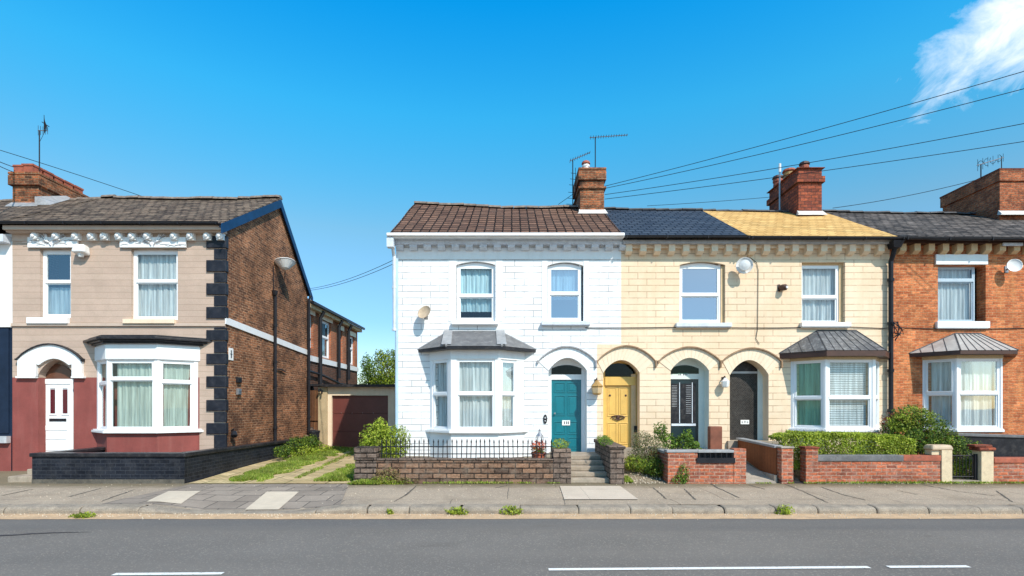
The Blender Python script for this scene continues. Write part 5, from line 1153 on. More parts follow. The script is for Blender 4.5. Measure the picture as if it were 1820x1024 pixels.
# overhead wires, anchored on the chimneys and running off across the street
WG = 'overhead telephone wires'
def wire(label, a, ya_, b, yb_, sag=.15, r=.009, ext=.25):
    A = Vector((X(a[0], ya_), ya_, Z(a[1], ya_))); B = Vector((X(b[0], yb_), yb_, Z(b[1], yb_))); B = A+(B-A)*(1+ext); n = 14
    cable(label, [tuple(A+(B-A)*(i/n)+Vector((0, 0, -sag*4*(i/n)*(1-i/n)))) for i in range(n+1)], r, 'overhead_wire', 'black_metal', 'wire', WG)
cx = 17.66
wire('steepest wire leaving the white house chimney to the upper right', (1075, 331), cx, (1820, 122), 12.5, .10)
wire('second steepest wire leaving the white house chimney to the right', (1075, 335), cx, (1820, 152), 12.5, .12)
wire('third wire down from the white house chimney, crossing above the red chimney', (1075, 346), cx, (1820, 214), 12.8, .12)
wire('fourth wire down from the white house chimney, passing just over the red chimney', (1075, 354), cx, (1820, 248), 13.5, .08)
wire('faint lowest wire skimming the ridge between the two middle chimneys', (1150, 366), 18.9, (1374, 350), 19.2, .02, .008, 0)
wire('wire rising from behind the slate roof towards the right-hand chimney', (1480, 370), 18.8, (1735, 320), 18.4, .08, .010, 0)
wire('long wire sloping down behind the left house ridge', (0, 267), 16.0, (258, 351), 18.7, -.02, .010, 0)
wire('pale wire ending on the left chimney', (-40, 270), 14, (24, 297), 17.3, .02, .012, 0)
wire('lower black wire ending on the left chimney', (-40, 276), 14, (26, 307), 17.3, .02, .012, 0)
wire('upper of the pair of wires between the gable and the white house', (552, 513), 21.2, (704, 460), 15.0, .12, .008, 0)
wire('lower of the pair of wires between the gable and the white house', (552, 516), 21.2, (704, 467), 15.0, .12, .008, 0)

# ================================================================== FRONT WALLS
YF = 12.55
def fx(px, y=YF): return X(px, y)
# black painted wall round the left house
x0, x1 = fx(57), fx(328)
t = thing('garden_wall', 'low black painted brick wall round the tan house forecourt', 'wall', ((x0+x1)/2, YF, .12))
mb = MB(); mb.box(x0, x1, YF, YF+.22, .05, .74); mb.box(x0, x0+.22, YF+.22, D, .05, .74)
n = 12; ya, yb = YF+.22, 20.2
mb.hexa([(x1-.22, ya, .05), (x1, ya, .05), (X(548, yb), yb, .05), (X(548, yb)-.22, yb, .05), (x1-.22, ya, .74), (x1, ya, .74), (X(548, yb), yb, .66), (X(548, yb)-.22, yb, .66)]); mb.build('brickwork', 'black_brick', t)
mb = MB(); mb.box(x0-.04, x1+.04, YF-.04, YF+.26, .742, .83); mb.box(x0-.04, x0+.26, YF+.26, D-.01, .742, .82)
xb_ = X(548, yb); mb.hexa([(x1-.26, YF+.26, .742), (x1+.04, YF+.26, .742), (xb_+.04, yb, .662), (xb_-.26, yb, .662), (x1-.26, YF+.26, .83), (x1+.04, YF+.26, .83), (xb_+.04, yb, .75), (xb_-.26, yb, .75)])
mb.build('coping', 'black_gloss', t, bevel=.015)
mb = MB(); mb.fbox(Fr((0, YF), (1, 0), (0, -1)), x0, x1, .002, .012, .11, .22); mb.build('plinth', 'soot', t)
t = thing('doorstep', 'worn stone step at the gap left of the black wall', 'step', (fx(80), 12.9, .1))
mb = MB(); mb.box(fx(30, 13), x0-.02, 12.75, 13.2, .1, .26); mb.box(fx(34, 13), x0-.1, 13.2, 13.7, .1, .38); mb.build('tread', 'step_stone', t, bevel=.02)

# brown stone wall of the white house
def stone_pier(t, xa, xb, ya, yb, z0, z1, mat, r=.012, name='pier'):
    mb = MB(); mb.box(xa, xb, ya, yb, z0, z1); return mb.build(name, mat, t, bevel=r)
t = thing('garden_wall', 'low brown stone wall carrying spiked railings in front of the white house', 'wall', (fx(830), YF, .12))
mb = MB(); r = random.Random(4); z = .08; i = 0
while z < .90:   # pillar of rough courses
    h = r.uniform(.13, .17); e = r.uniform(-.02, .02); mb.box(fx(630)+e, fx(669)+e*.5, YF-.03+e, YF+.45, z, z+h-.012); z += h
mb.box(fx(630)+.03, fx(669)-.03, YF, YF+.42, .08, z-.03); mb.build('pier', M['dark_stone'], t, bevel=.02)
mb = MB(); mb.box(fx(669), fx(1012), YF, YF+.26, .05, .66); mb.build('stonework', 'stone_wall', t)
mb = MB(); x = fx(669)
while x < fx(985): 
    l = r.uniform(.45, .7); mb.box(x+.005, min(x+l, fx(985))-.005, YF-.02, YF+.28, .662, .70+r.uniform(-.008, .008)); x += l
mb.build('coping', 'dark_stone', t, bevel=.01)
stone_pier(t, fx(983), fx(1015), YF-.01, YF+.5, .05, .92, 'dark_stone')
rl = thing('railing', 'black spiked iron railing along the brown stone wall', 'railing', (fx(830), YF+.13, .70), None)
mb = MB(); mb.tube([(fx(672), YF+.13, .80), (fx(983), YF+.13, .80)], .012, 5); mb.tube([(fx(672), YF+.13, .97), (fx(983), YF+.13, .97)], .014, 5); mb.build('rail', 'black_metal', rl)
n = 37; s0 = None
for i in range(n):
    x = fx(676)+(fx(980)-fx(676))*i/(n-1)
    if s0 is None:
        mb = MB(); mb.tube([(x, YF+.13, .70), (x, YF+.13, 1.04), (x, YF+.13, 1.09), (x, YF+.13, 1.15)], [.011, .011, .018, .002], 5); s0 = mb.build('spike', 'black_metal', rl); sx = x
    else: c = s0.copy(); col.objects.link(c); c.parent = rl; c.location = s0.location+Vector((x-sx+r.uniform(-.006, .006), 0, r.uniform(-.01, .015))); c.rotation_euler = (0, r.uniform(-.03, .03), 0)
t = thing('steps', 'worn stone steps climbing to the teal door', 'steps', (fx(1048), 13, .12))
for i in range(5):
    mb = MB(); z = .12+.108*i; y = YF+.06+.30*i; mb.box(fx(1014), fx(1014)+1.0, y, 14.9, z if i == 0 else z+.002, z+.108); mb.build('step', 'step_stone', t, bevel=.018)
t = thing('garden_wall', 'dark stone wall stepping back beside the steps, topped with green ground cover', 'wall', (fx(1095), 13.5, .12))
mb = MB(); mb.box(fx(1083), fx(1108), YF-.10, 14.75, .05, .93); mb.build('stonework', 'dark_stone', t, bevel=.015)
mb = MB(); mb.box(fx(1083)-.03, fx(1108)+.03, YF-.13, 12.95, .932, 1.0); mb.hexa([(fx(1083)-.03, 12.95, .932), (fx(1108)+.03, 12.95, .932), (fx(1108)+.03, 14.77, .932), (fx(1083)-.03, 14.77, .932), (fx(1083)-.03, 12.95, 1.0), (fx(1108)+.03, 12.95, 1.0), (fx(1108)+.03, 14.77, 1.03), (fx(1083)-.03, 14.77, 1.03)]); mb.build('coping', 'dark_stone', t, bevel=.015)

# red brick wall with the slotted black insert
x0, x1 = fx(1187), fx(1326)
t = thing('garden_wall', 'short red brick wall with a black slotted panel set in its top', 'wall', ((x0+x1)/2, YF, .12))
mb = MB(); mb.box(x0, fx(1240), YF, YF+.22, .05, .84); mb.box(fx(1240), fx(1304), YF, YF+.22, .05, .62); mb.box(fx(1304), x1, YF-.01, YF+.24, .05, .93); mb.box(x0-.0, x0+.22, YF+.22, 14.3, .05, .80); mb.build('brickwork', 'garden_brick', t, bevel=.006)
mb = MB(); mb.box(x0-.03, fx(1240), YF-.02, YF+.24, .842, .90); mb.box(fx(1240), fx(1304), YF-.03, YF+.25, .84, .90); mb.box(x0-.03, x0+.24, YF+.24, 14.3, .802, .86); mb.build('coping', 'lead_dull', t, bevel=.008)
mb = MB(); mb.box(fx(1238), fx(1306), YF-.03, YF+.02, .60, .72); mb.box(fx(1240), fx(1304), YF+.08, YF+.11, .60, .84)
for k_ in range(7): x = fx(1243)+(fx(1301)-fx(1243))*k_/6; mb.box(x-.008, x+.008, YF-.01, YF+.03, .72, .84)
mb.build('slotted_panel', 'black_metal', t)
t = thing('garden_wall', 'brown timber-sided ramp wall ending in a brick pier', 'wall', (fx(1395), 13.5, .12))
xa = fx(1388); mb = MB(); mb.hexa([(xa-.02, YF+.18, .28), (xa+.08, YF+.18, .28), (xa+.08, 14.9, .36), (xa-.02, 14.9, .36), (xa-.02, YF+.18, .93), (xa+.08, YF+.18, .93), (xa+.08, 14.9, .99), (xa-.02, 14.9, .99)]); mb.build('timber_side', 'wood', t)
mb = MB(); mb.hexa([(xa-.07, YF+.18, .932), (xa+.14, YF+.18, .932), (xa+.14, 14.9, .992), (xa-.07, 14.9, .992), (xa-.07, YF+.18, .99), (xa+.14, YF+.18, .99), (xa+.14, 14.9, 1.05), (xa-.07, 14.9, 1.05)]); mb.build('coping', 'lead_dull', t, bevel=.01)
mb = MB(); mb.box(xa-.10, xa-.03, YF+.1, 14.9, .05, .30); mb.build('kerb_edge', 'concrete', t, bevel=.01)
stone_pier(t, xa, fx(1409), YF-.03, YF+.20, .05, .94, 'garden_brick', .006)
mb = MB(); mb.box(xa-.02, fx(1409)+.02, YF-.05, YF+.22, .942, .98); mb.build('pier_cap', 'concrete', t, bevel=.008)
mb = MB(); mb.hexa([(fx(1326), YF+.02, .10), (xa-.10, YF+.02, .10), (xa-.10, 14.9, .50), (fx(1326), 14.9, .50), (fx(1326), YF+.02, .15), (xa-.10, YF+.02, .15), (xa-.10, 14.9, .56), (fx(1326), 14.9, .56)]); struct(mb.build('path', 'concrete'))
mb = MB(); mb.hexa([(fx(1409), YF+.02, .10), (fx(1430), YF+.02, .10), (fx(1430), 14.9, .46), (fx(1409), 14.9, .46), (fx(1409), YF+.02, .14), (fx(1430), YF+.02, .14), (fx(1430), 14.9, .54), (fx(1409), 14.9, .54)]); struct(mb.build('path', 'black_gloss'))
tag(stone_pier(None, X(1262, 14.2), X(1284, 14.2), 14.2, 14.4, .3, Z(758, 14.2), 'post_red', .02, 'gate_post'), 'stout reddish wooden post between the two dark doorways', 'post')
# long red brick wall under the hedge
t = thing('garden_wall', 'long red brick wall below the clipped hedge, with slate and brick coping', 'wall', (fx(1560), YF, .12))
mb = MB(); mb.box(fx(1453), fx(1672), YF, YF+.22, .10, .64); mb.build('brickwork', 'garden_brick', t)
mb = MB(); mb.box(fx(1450), fx(1672), YF-.05, YF+.02, .05, .15); mb.build('footing', 'concrete', t, bevel=.01)
mb = MB(); mb.box(fx(1452), fx(1605), YF-.025, YF+.25, .642, .78); mb.build('coping', 'slate_cope', t, bevel=.01)
mb = MB(); mb.box(fx(1605), fx(1672), YF-.02, YF+.24, .642, .775); mb.build('coping', 'terracotta', t, bevel=.01)
stone_pier(t, fx(1431), fx(1453), YF-.03, YF+.22, .05, .93, 'garden_brick', .006)
mb = MB(); mb.box(fx(1431)-.03, fx(1453)+.02, YF-.05, YF+.24, .932, .975); mb.build('pier_cap', 'chimney_red', t, bevel=.008)
M['stone_pale'] = plain('stone_pale', (.64, .51, .34), .8, .1, 5, .1, .3, dirt=(.33, .26, .18), dirt_amt=.4)
t = thing('gate_pier', 'pale stone gate pier with rounded terracotta cap, left of the iron gate', 'pier', (fx(1675), YF, .12))
stone_pier(t, fx(1672), fx(1691), YF-.03, YF+.25, .05, .90, 'stone_pale', .01, 'shaft'); mb = MB(); mb.box(fx(1657), fx(1672), YF+.02, YF+.24, .78, .90); mb.build('shoulder', 'stone_pale', t, bevel=.01)
mb = MB(); mb.hexa([(fx(1654), YF-.05, .90), (fx(1694), YF-.05, .90), (fx(1694), YF+.28, .90), (fx(1654), YF+.28, .90), (fx(1657), YF-.02, 1.02), (fx(1691), YF-.02, 1.02), (fx(1691), YF+.25, 1.02), (fx(1657), YF+.25, 1.02)]); mb.build('cap', 'dish_beige', t, bevel=.04)
t = thing('gate_pier', 'squat gate pier with a cracked red cap, right of the iron gate', 'pier', (fx(1750), YF, .12))
stone_pier(t, fx(1743), fx(1765), YF-.02, YF+.24, .05, .88, 'stone_pale', .01, 'shaft'); mb = MB(); mb.box(fx(1738), fx(1768), YF-.05, YF+.27, .882, .96); mb.box(fx(1732), fx(1764), YF-.02, YF+.24, .962, 1.02); mb.build('cap', 'chimney_red', t, bevel=.025)
t = thing('garden_gate', 'small iron bar gate between the two capped piers', 'gate', (fx(1717), YF+.1, .2))
mb = MB(); ga, gb = fx(1692), fx(1742); mb.tube([(ga, YF+.1, .76), (gb, YF+.1, .76)], .014, 5); mb.tube([(ga, YF+.1, .27), (gb, YF+.1, .27)], .014, 5)
mb.box(gb-.06, gb, YF+.07, YF+.12, .2, .80); mb.build('gate_frame', 'black_metal', t)
for i in range(8): mb = MB(); x = ga+.03+(gb-ga-.12)*i/7; mb.tube([(x, YF+.1, .22), (x, YF+.1, .78)], .008, 5); mb.build('gate_bar', 'black_metal', t)
mb = MB(); mb.box(ga, gb, YF-.02, YF+.3, .10, .19); struct(mb.build('threshold', 'step_stone', bevel=.01))
t = thing('garden_wall', 'red brick wall running out of the frame right of the gate', 'wall', (fx(1800), YF, .12))
mb = MB(); mb.box(fx(1766), 13.6, YF, YF+.22, .08, .60); mb.build('brickwork', 'garden_brick', t); mb = MB(); mb.box(fx(1766), 13.6, YF-.025, YF+.25, .602, .72); mb.build('coping', 'terracotta', t, bevel=.01)
t = thing('garden_wall', 'black rendered ramp wall with sloping grey coping below the red house bay', 'wall', (12.5, 13.8, .12))
ya = 13.6; mb = MB(); mb.hexa([(X(1706, ya), ya, .1), (14.6, ya, .1), (14.6, ya+.18, .1), (X(1706, ya), ya+.18, .1), (X(1706, ya), ya, Z(775, ya)), (14.6, ya, Z(782, ya)), (14.6, ya+.18, Z(782, ya)), (X(1706, ya), ya+.18, Z(775, ya))]); mb.build('rendered_face', 'black_gloss', t)
mb = MB(); mb.hexa([(X(1700, ya), ya-.04, Z(775, ya)), (14.6, ya-.04, Z(782, ya)), (14.6, ya+.22, Z(782, ya)), (X(1700, ya), ya+.22, Z(775, ya)), (X(1700, ya), ya-.04, Z(770, ya)), (14.6, ya-.04, Z(777, ya)), (14.6, ya+.22, Z(777, ya)), (X(1700, ya), ya+.22, Z(770, ya))]); mb.build('coping', 'slate_cope', t, bevel=.01)

# ================================================================== PLANTS
def leaves(mb, r, c, rad, n, size, shell_=.55, up=.0, flat=1.0, seed=0, zmin=None, gap=.28):
    c = Vector(c); k = 0; tries = 0
    while k < n and tries < n*6:
        tries += 1
        d = Vector((r.gauss(0, 1), r.gauss(0, 1), r.gauss(0, 1))); d.normalize(); q = shell_+(1-shell_)*r.random()**.6
        lump = 1+.30*mnoise.noise(d*2.1+Vector((seed, 0, 0)))+.18*mnoise.noise(d*5+Vector((0, seed, 0)))
        p = c+Vector((d.x*rad[0], d.y*rad[1], d.z*rad[2]))*q*lump
        if zmin is not None and p.z < zmin: continue
        if mnoise.noise(p*(1.6/max(rad))*2.2+Vector((seed, 3, 1))) < -gap: continue
        a = Vector((r.gauss(0, 1), r.gauss(0, 1), r.gauss(0, 1)+up)); a = (a*.7+d*.8).normalized(); b = a.cross(Vector((r.gauss(0, 1), r.gauss(0, 1), r.gauss(0, 1)))).normalized(); t = a.cross(b)
        s = size*r.uniform(.6, 1.3); w = s*.42
        mb.poly([p-b*s*.5, p+t*w*.5+a*.0, p+b*s*.5+a*s*.12, p-t*w*.5]); k += 1
def shrub(name, label, cat, blobs, n, size, mat, base, stems=5, seed=1, extra=None, group=None, zmin=None, shell_=.5, gap=.28):
    r = random.Random(seed); t = thing(name, label, cat, base, group); mb = MB(); tot = sum(b[1][0]*b[1][2]+b[1][0]*b[1][1] for b in blobs)
    for i, (c, rad) in enumerate(blobs): leaves(mb, r, c, rad, int(n*(rad[0]*rad[2]+rad[0]*rad[1])/tot), size, shell_, .3, seed=seed+i*7, zmin=zmin, gap=gap)
    mb.build('foliage', mat, t, recalc=False); mb = MB()
    for i in range(stems):
        c, rad = blobs[i % len(blobs)]; e = Vector(c)+Vector((r.uniform(-.6, .6)*rad[0], r.uniform(-.6, .6)*rad[1], r.uniform(.0, .7)*rad[2])); b0 = Vector(base)+Vector((r.uniform(-.1, .1), r.uniform(-.1, .1), 0))
        m_ = (e+b0)/2+Vector((r.uniform(-.1, .1), r.uniform(-.1, .1), 0)); rr = .012+.02*max(rad); mb.tube([tuple(b0), tuple(m_), tuple(e)], [rr, rr*.6, rr*.25], 5)
    mb.build('stems', 'bark', t); 
    if extra:
        for nm, bl, n2, sz, mt in extra:
            mb = MB(); [leaves(mb, r, c, rad, n2//len(bl), sz, .6, .3, seed=seed+50) for c, rad in bl]; mb.build(nm, mt, t, recalc=False)
    return t
# tree behind the garage
def tree(label, base, blobs, n, size, mat, seed):
    r = random.Random(seed); t = thing('tree', label, 'tree', base); mb = MB(); tot = sum(b[1][0]*b[1][2] for b in blobs)
    for i, (c, rad) in enumerate(blobs): leaves(mb, r, c, rad, int(n*rad[0]*rad[2]/tot), size, .25, .2, seed=seed+i*5, gap=.22)
    mb.build('crown', mat, t, recalc=False); mb = MB(); top = Vector(blobs[0][0]); mb.tube([base, (base[0]+.1, base[1], base[2]+1.0), tuple(top)], [.16, .12, .04], 8)
    for c, rad in blobs:
        for k_ in range(4):
            e = Vector(c)+Vector((r.uniform(-.7, .7)*rad[0], r.uniform(-.5, .5)*rad[1], r.uniform(.2, .95)*rad[2])); s = Vector(base)+(top-Vector(base))*r.uniform(.35, .8); mb.tube([tuple(s), tuple((s+e)/2+Vector((0, 0, .1))), tuple(e)], [.05, .03, .008], 5)
    mb.build('trunk', 'bark', t); return t
tree('leafy yellow-green tree behind the garage, taller right part', (-5.9, 27.5, .1), [((-6.2, 27.5, 3.6), (1.0, 1.0, 1.0)), ((-5.9, 27.5, 2.6), (1.6, 1.2, 1.2)), ((-6.6, 27.3, 4.35), (.45, .4, .5)), ((-5.3, 27.6, 3.4), (.9, .8, 1.1)), ((-5.95, 27.4, 4.4), (.4, .4, .45))], 9000, .13, 'leaf_tree', 11)
tree('darker smaller tree between the rear houses and the garage roof', (-7.4, 28.9, .1), [((-7.5, 28.9, 3.3), (.75, .8, 1.0)), ((-7.75, 28.9, 4.1), (.35, .4, .65)), ((-7.2, 28.8, 2.8), (.9, .8, .9))], 4200, .12, 'leaf_mid', 12)
# bush right of the drive, behind the pillar
by = 13.35
shrub('shrub', 'bright yellow-green bush behind the stone pillar by the driveway', 'shrub', [((X(685, by), by, .95), (.55, .45, .50)), ((X(668, by), by, 1.15), (.36, .35, .40)), ((X(706, by), by, 1.05), (.32, .35, .42)), ((X(655, by), by, .80), (.28, .3, .35)), ((X(676, by), by, 1.40), (.18, .2, .25))], 6500, .062, 'leaf_bright', (X(685, by), by, .2), 8, 21)
# clipped cushions and pots by the steps
shrub('shrub', 'small rounded yellow-green bush on the wall pillar left of the steps', 'shrub', [((fx(997), YF+.25, 1.02), (.22, .2, .13))], 900, .035, 'leaf_bright', (fx(997), YF+.25, .92), 3, 23, shell_=.7)
shrub('ground_cover', 'green cushion plant along the top of the dark wall right of the steps', 'plant', [((X(1076, 13.2), 13.2, 1.05), (.16, .45, .12)), ((X(1073, 13.9), 13.9, 1.06), (.17, .45, .12))], 1500, .035, 'leaf_mid', (X(1076, 13.4), 13.4, .98), 2, 24, shell_=.7)
py_ = 12.98; px0 = X(957, py_)
t = thing('plant_pot', 'terracotta pot of red flowers behind the railing beside the teal door', 'plant pot', (px0, py_, .3)); mb = MB(); mb.lathe((px0, py_, .45), [(0, .12), (.30, .16), (.31, .18), (.36, .18), (.36, .15), (.33, .14)], 14); mb.build('pot', 'terracotta', t)
mb = MB(); leaves(mb, random.Random(2), (px0, py_, .95), (.19, .18, .16), 420, .05, .5); mb.build('flowers', 'flower_red', t, recalc=False); mb = MB(); leaves(mb, random.Random(3), (px0, py_, .86), (.18, .18, .14), 300, .05, .3); mb.build('leaves', 'leaf_dark', t, recalc=False)
mb = MB(); mb.box(px0-.2, px0+.2, py_-.2, py_+.2, .3, .45); mb.build('stand', 'dark_stone', t)
t = thing('lantern', 'small metal cage lantern standing by the red flowers', 'lantern', (X(959, 13.3), 13.3, .4)); lx = X(959, 13.3)
mb = MB(); mb.lathe((lx, 13.3, .4), [(0, .05), (.02, .02), (.62, .02)], 8); mb.build('post', 'black_metal', t); mb = MB(); mb.lathe((lx, 13.3, 1.02), [(0, .09), (.015, .1), (.02, .085)], 10); mb.lathe((lx, 13.3, 1.18), [(0, .10), (.05, .06), (.09, .03), (.13, .02), (.15, .03), (.19, .003)], 10)
for k_ in range(6): a = k_*1.047; mb.tube([(lx+.08*math.cos(a), 13.3+.08*math.sin(a), 1.03), (lx+.09*math.cos(a), 13.3+.09*math.sin(a), 1.10), (lx+.08*math.cos(a), 13.3+.08*math.sin(a), 1.18)], .008, 4)
mb.build('cage', 'grey_metal', t)
# middle garden
y_ = 13.5
shrub('shrub', 'straggly grey-pink flowering shrub in the garden below the yellow door', 'shrub', [((X(1153, y_), y_, .85), (.42, .4, .38)), ((X(1140, y_), y_, 1.05), (.25, .25, .28)), ((X(1172, y_), y_, .72), (.30, .3, .30)), ((X(1128, y_), y_, .62), (.22, .25, .22))], 4200, .045, 'leaf_grey', (X(1153, y_), y_, .35), 8, 31, extra=[('lower_leaves', [((X(1150, 13.3), 13.3, .50), (.5, .35, .22)), ((X(1170, 13.1), 13.1, .42), (.35, .3, .22))], 2600, .05, 'leaf_dark')])
y_ = 13.9
shrub('shrub', 'large-leaved green shrub in front of the dark glazed door', 'shrub', [((X(1175, y_), y_, 1.25), (.20, .2, .26)), ((X(1190, y_), y_, .98), (.26, .25, .24)), ((X(1216, y_), y_, .98), (.28, .25, .24)), ((X(1222, y_), y_, 1.18), (.13, .15, .16)), ((X(1234, y_), y_, .90), (.15, .2, .14))], 1500, .085, 'leaf_mid', (X(1198, y_), y_, .4), 10, 33, shell_=.4)
shrub('shrub', 'low bright green plant at the foot of the dark stone wall', 'plant', [((X(1128, 13.4), 13.4, .50), (.35, .3, .20))], 1200, .05, 'leaf_bright', (X(1128, 13.4), 13.4, .28), 3, 34)
# hedge
y_ = 13.15
t = thing('hedge', 'clipped light green hedge behind the long red brick wall', 'hedge', (X(1490, y_), y_, .2)); mb = MB(); r = random.Random(41)
ha, hb = X(1380, y_), X(1612, y_)
for i in range(34000):
    u = r.random(); x = ha+(hb-ha)*u; top = 1.27-.30*max(0, u-.62)*1.2+.085*mnoise.noise(Vector((x*2.2, 0, 2)))+.07*mnoise.noise(Vector((x*8, 0, 2))); top -= .45*max(0, .04-u)*10*.6
    s = r.random()
    if s < .45: y, z = 12.83+.09*abs(r.gauss(0, 1))+.05*mnoise.noise(Vector((x*4, 1, u))), r.uniform(.4, top)
    elif s < .9: y, z = r.uniform(12.84, 13.6), top-abs(r.gauss(0, .05))
    else: y, z = r.uniform(12.85, 13.6), r.uniform(.5, top)
    a = Vector((r.gauss(0, .6), r.gauss(-.5, .6), r.gauss(.6, .6))).normalized(); b = a.cross(Vector((r.gauss(0, 1), r.gauss(0, 1), r.gauss(0, 1)))).normalized(); q = a.cross(b); s = .054*r.uniform(.6, 1.3); p = Vector((x, y, z)); w_ = s*.45
    mb.poly([p-b*s*.5, p+q*w_*.5, p+b*s*.5+a*s*.1, p-q*w_*.5])
mb.build('foliage', 'leaf_bright', t, recalc=False)
mb = MB()
for i in range(22): x = ha+(hb-ha)*(i+.5)/22; mb.tube([(x, 13.25, .3), (x+r.uniform(-.1, .1), 13.2, .8), (x+r.uniform(-.2, .2), 13.1, 1.15)], [.02, .014, .005], 5)
for i in range(26): x = r.uniform(ha, hb-.3); mb.tube([(x, 13.1, 1.1), (x+r.uniform(-.05, .05), 13.1, 1.36)], [.006, .003], 4)
mb.build('stems', 'bark', t)
y_ = 13.55
shrub('shrub', 'tall dark rounded bush with yellowish tips between hedge and iron gate', 'shrub', [((X(1628, y_), y_, 1.20), (.75, .55, .62)), ((X(1617, y_), y_, 1.60), (.45, .4, .36)), ((X(1655, y_), y_, 1.15), (.42, .4, .50)), ((X(1600, y_), y_, 1.1), (.5, .45, .5))], 10500, .062, 'leaf_dark', (X(1628, y_), y_, .3), 12, 43, extra=[('reddish_leaves', [((X(1582, 13.8), 13.8, 1.42), (.22, .2, .32))], 500, .06, 'leaf_red'), ('pale_tips', [((X(1632, 13.3), 13.3, 1.68), (.45, .3, .24)), ((X(1600, 13.3), 13.3, 1.5), (.3, .25, .24))], 900, .055, 'leaf_bright')], gap=.2)
shrub('shrub', 'dim green bush behind the iron gate', 'shrub', [((X(1712, 13.3), 13.3, .70), (.55, .25, .45)), ((X(1690, 13.3), 13.3, .95), (.4, .25, .35))], 2600, .06, 'leaf_dark', (X(1712, 13.3), 13.3, .2), 5, 45, extra=[('bright_leaves', [((X(1716, 12.98), 12.98, .42), (.38, .12, .26))], 1500, .05, 'leaf_bright')])
# weeds
def weed(label, x, y, z, rx, rz, n, size, mat='leaf_bright', seed=1):
    r = random.Random(seed); mb = MB(); leaves(mb, r, (x, y, z+rz*.35), (rx, min(rx, .13), rz), n, size, .2, .8, seed=seed, zmin=z); o = mb.build('weed', mat, recalc=False, origin=(x, y, z)); tag(o, label, 'weed', 'weeds growing along the kerb')
for lb, px, py, rx, rz, n in (('flat green weed in the gutter on the far left before the black wall', 148, 914, .22, .06, 260), ('tiny weed sprig in a kerb joint before the stone pillar', 694, 908, .06, .08, 60), ('left one of two leafy weeds at the kerb below the railings', 813, 908, .22, .10, 320), ('right one of two leafy weeds at the kerb below the railings', 910, 907, .22, .12, 320), ('bright tuft of weed at the kerb in front of the brick-and-timber walls', 1383, 904, .15, .13, 240)):
    y = yg(py+6, 0); weed(lb, X(px, y), min(y, 9.57), .01, rx, rz, n, .055, 'grass' if 0 else 'leaf_bright', px)
shrub('climber', 'dusty green weed climbing the face of the short red brick wall', 'plant', [((fx(1214), YF-.04, .38), (.14, .06, .22)), ((fx(1208), YF-.06, .22), (.2, .08, .12))], 500, .05, 'leaf_mid', (fx(1212), YF-.05, .12), 3, 51)
shrub('shrub', 'dry straggly weeds against the brown stone wall right of its pillar', 'weed', [((fx(690), YF-.08, .28), (.35, .08, .22)), ((fx(715), YF-.08, .18), (.4, .08, .10))], 1100, .05, 'dry', (fx(690), YF-.06, .12), 4, 52, extra=[('green_leaves', [((fx(683), YF-.12, .20), (.3, .1, .12)), ((fx(700), YF-.12, .16), (.4, .08, .06))], 700, .045, 'leaf_bright')])
# shrubby plants along the drive, against the black wall
shrub('shrub', 'leafy weeds spilling over the far end of the black wall beside the drive', 'plant', [((-7.15, 17.9, .62), (.30, .6, .30)), ((-7.0, 18.8, .55), (.35, .6, .30)), ((-7.2, 17.0, .5), (.25, .5, .22)), ((-7.35, 19.6, .6), (.3, .5, .28))], 3600, .075, 'leaf_dark', (-7.1, 18.2, .2), 8, 53, extra=[('bright_leaves', [((-6.85, 17.8, .42), (.35, .8, .18)), ((-6.8, 19.2, .4), (.4, .8, .15))], 1300, .07, 'leaf_bright')])
# grass (stuff)
def grass(label, regions, n, h, seed, hf=gz):
    r = random.Random(seed); mb = MB()
    for poly_, wgt in regions:
        for i in range(int(n*wgt)):
            u, v = r.random(), r.random(); a, b, c, d = poly_
            x = (a[0]*(1-u)+b[0]*u)*(1-v)+(d[0]*(1-u)+c[0]*u)*v; y = (a[1]*(1-u)+b[1]*u)*(1-v)+(d[1]*(1-u)+c[1]*u)*v
            e = min(u, 1-u)*2
            if mnoise.noise(Vector((x*2.5, y*2.0, seed))) < .15-e*.9: continue
            z = hf(x, y)+.02; hh = h*r.uniform(.5, 1.3)*(.5+.7*e); t = r.uniform(0, 6.28); w_ = .014; q = Vector((math.cos(t), math.sin(t), 0)); ln = Vector((r.gauss(0, .5), r.gauss(0, .5), 1))*hh
            p = Vector((x, y, z)); mb.poly([p-q*w_, p+q*w_, p+ln])
    o = mb.build('grass', 'grass', recalc=False); tag(o, label, 'grass', kind='stuff'); return o
grass('green verge grass down the left side of the driveway', [([(-6.85, 12.7), (-5.85, 12.7), (-5.9, 20.8), (-7.6, 20.8)], 1)], 38000, .075, 61)
grass('grass strip down the middle of the driveway slabs', [([(-5.35, 13.2), (-5.15, 13.2), (-5.5, 20.5), (-6.0, 20.5)], .22), ([(-6.4, 19.5), (-4, 19.5), (-4, 21.1), (-6.4, 21.1)], .6)], 9000, .04, 62)
grass('grass patch behind the stone pillar beside the drive', [([(-4.75, 12.75), (-3.6, 12.75), (-3.3, 18.5), (-4.9, 18.5)], 1.3), ([(-3.75, 12.3), (-3.0, 12.3), (-3.1, 12.55), (-3.7, 12.55)], .12)], 17000, .085, 63)
grass('tufts of grass at the foot of the garden walls', [([(fx(1112), 12.6), (fx(1130), 12.6), (fx(1126), 13), (fx(1112), 13)], .4), ([(fx(1330), 12.42), (13.4, 12.42), (13.4, 12.54), (fx(1330), 12.54)], .9), ([(fx(675), 12.40), (fx(1010), 12.44), (fx(1010), 12.54), (fx(675), 12.54)], .35)], 2200, .05, 64, lambda x, y: pz(x, y) if y < 12.6 else gard(x, y))
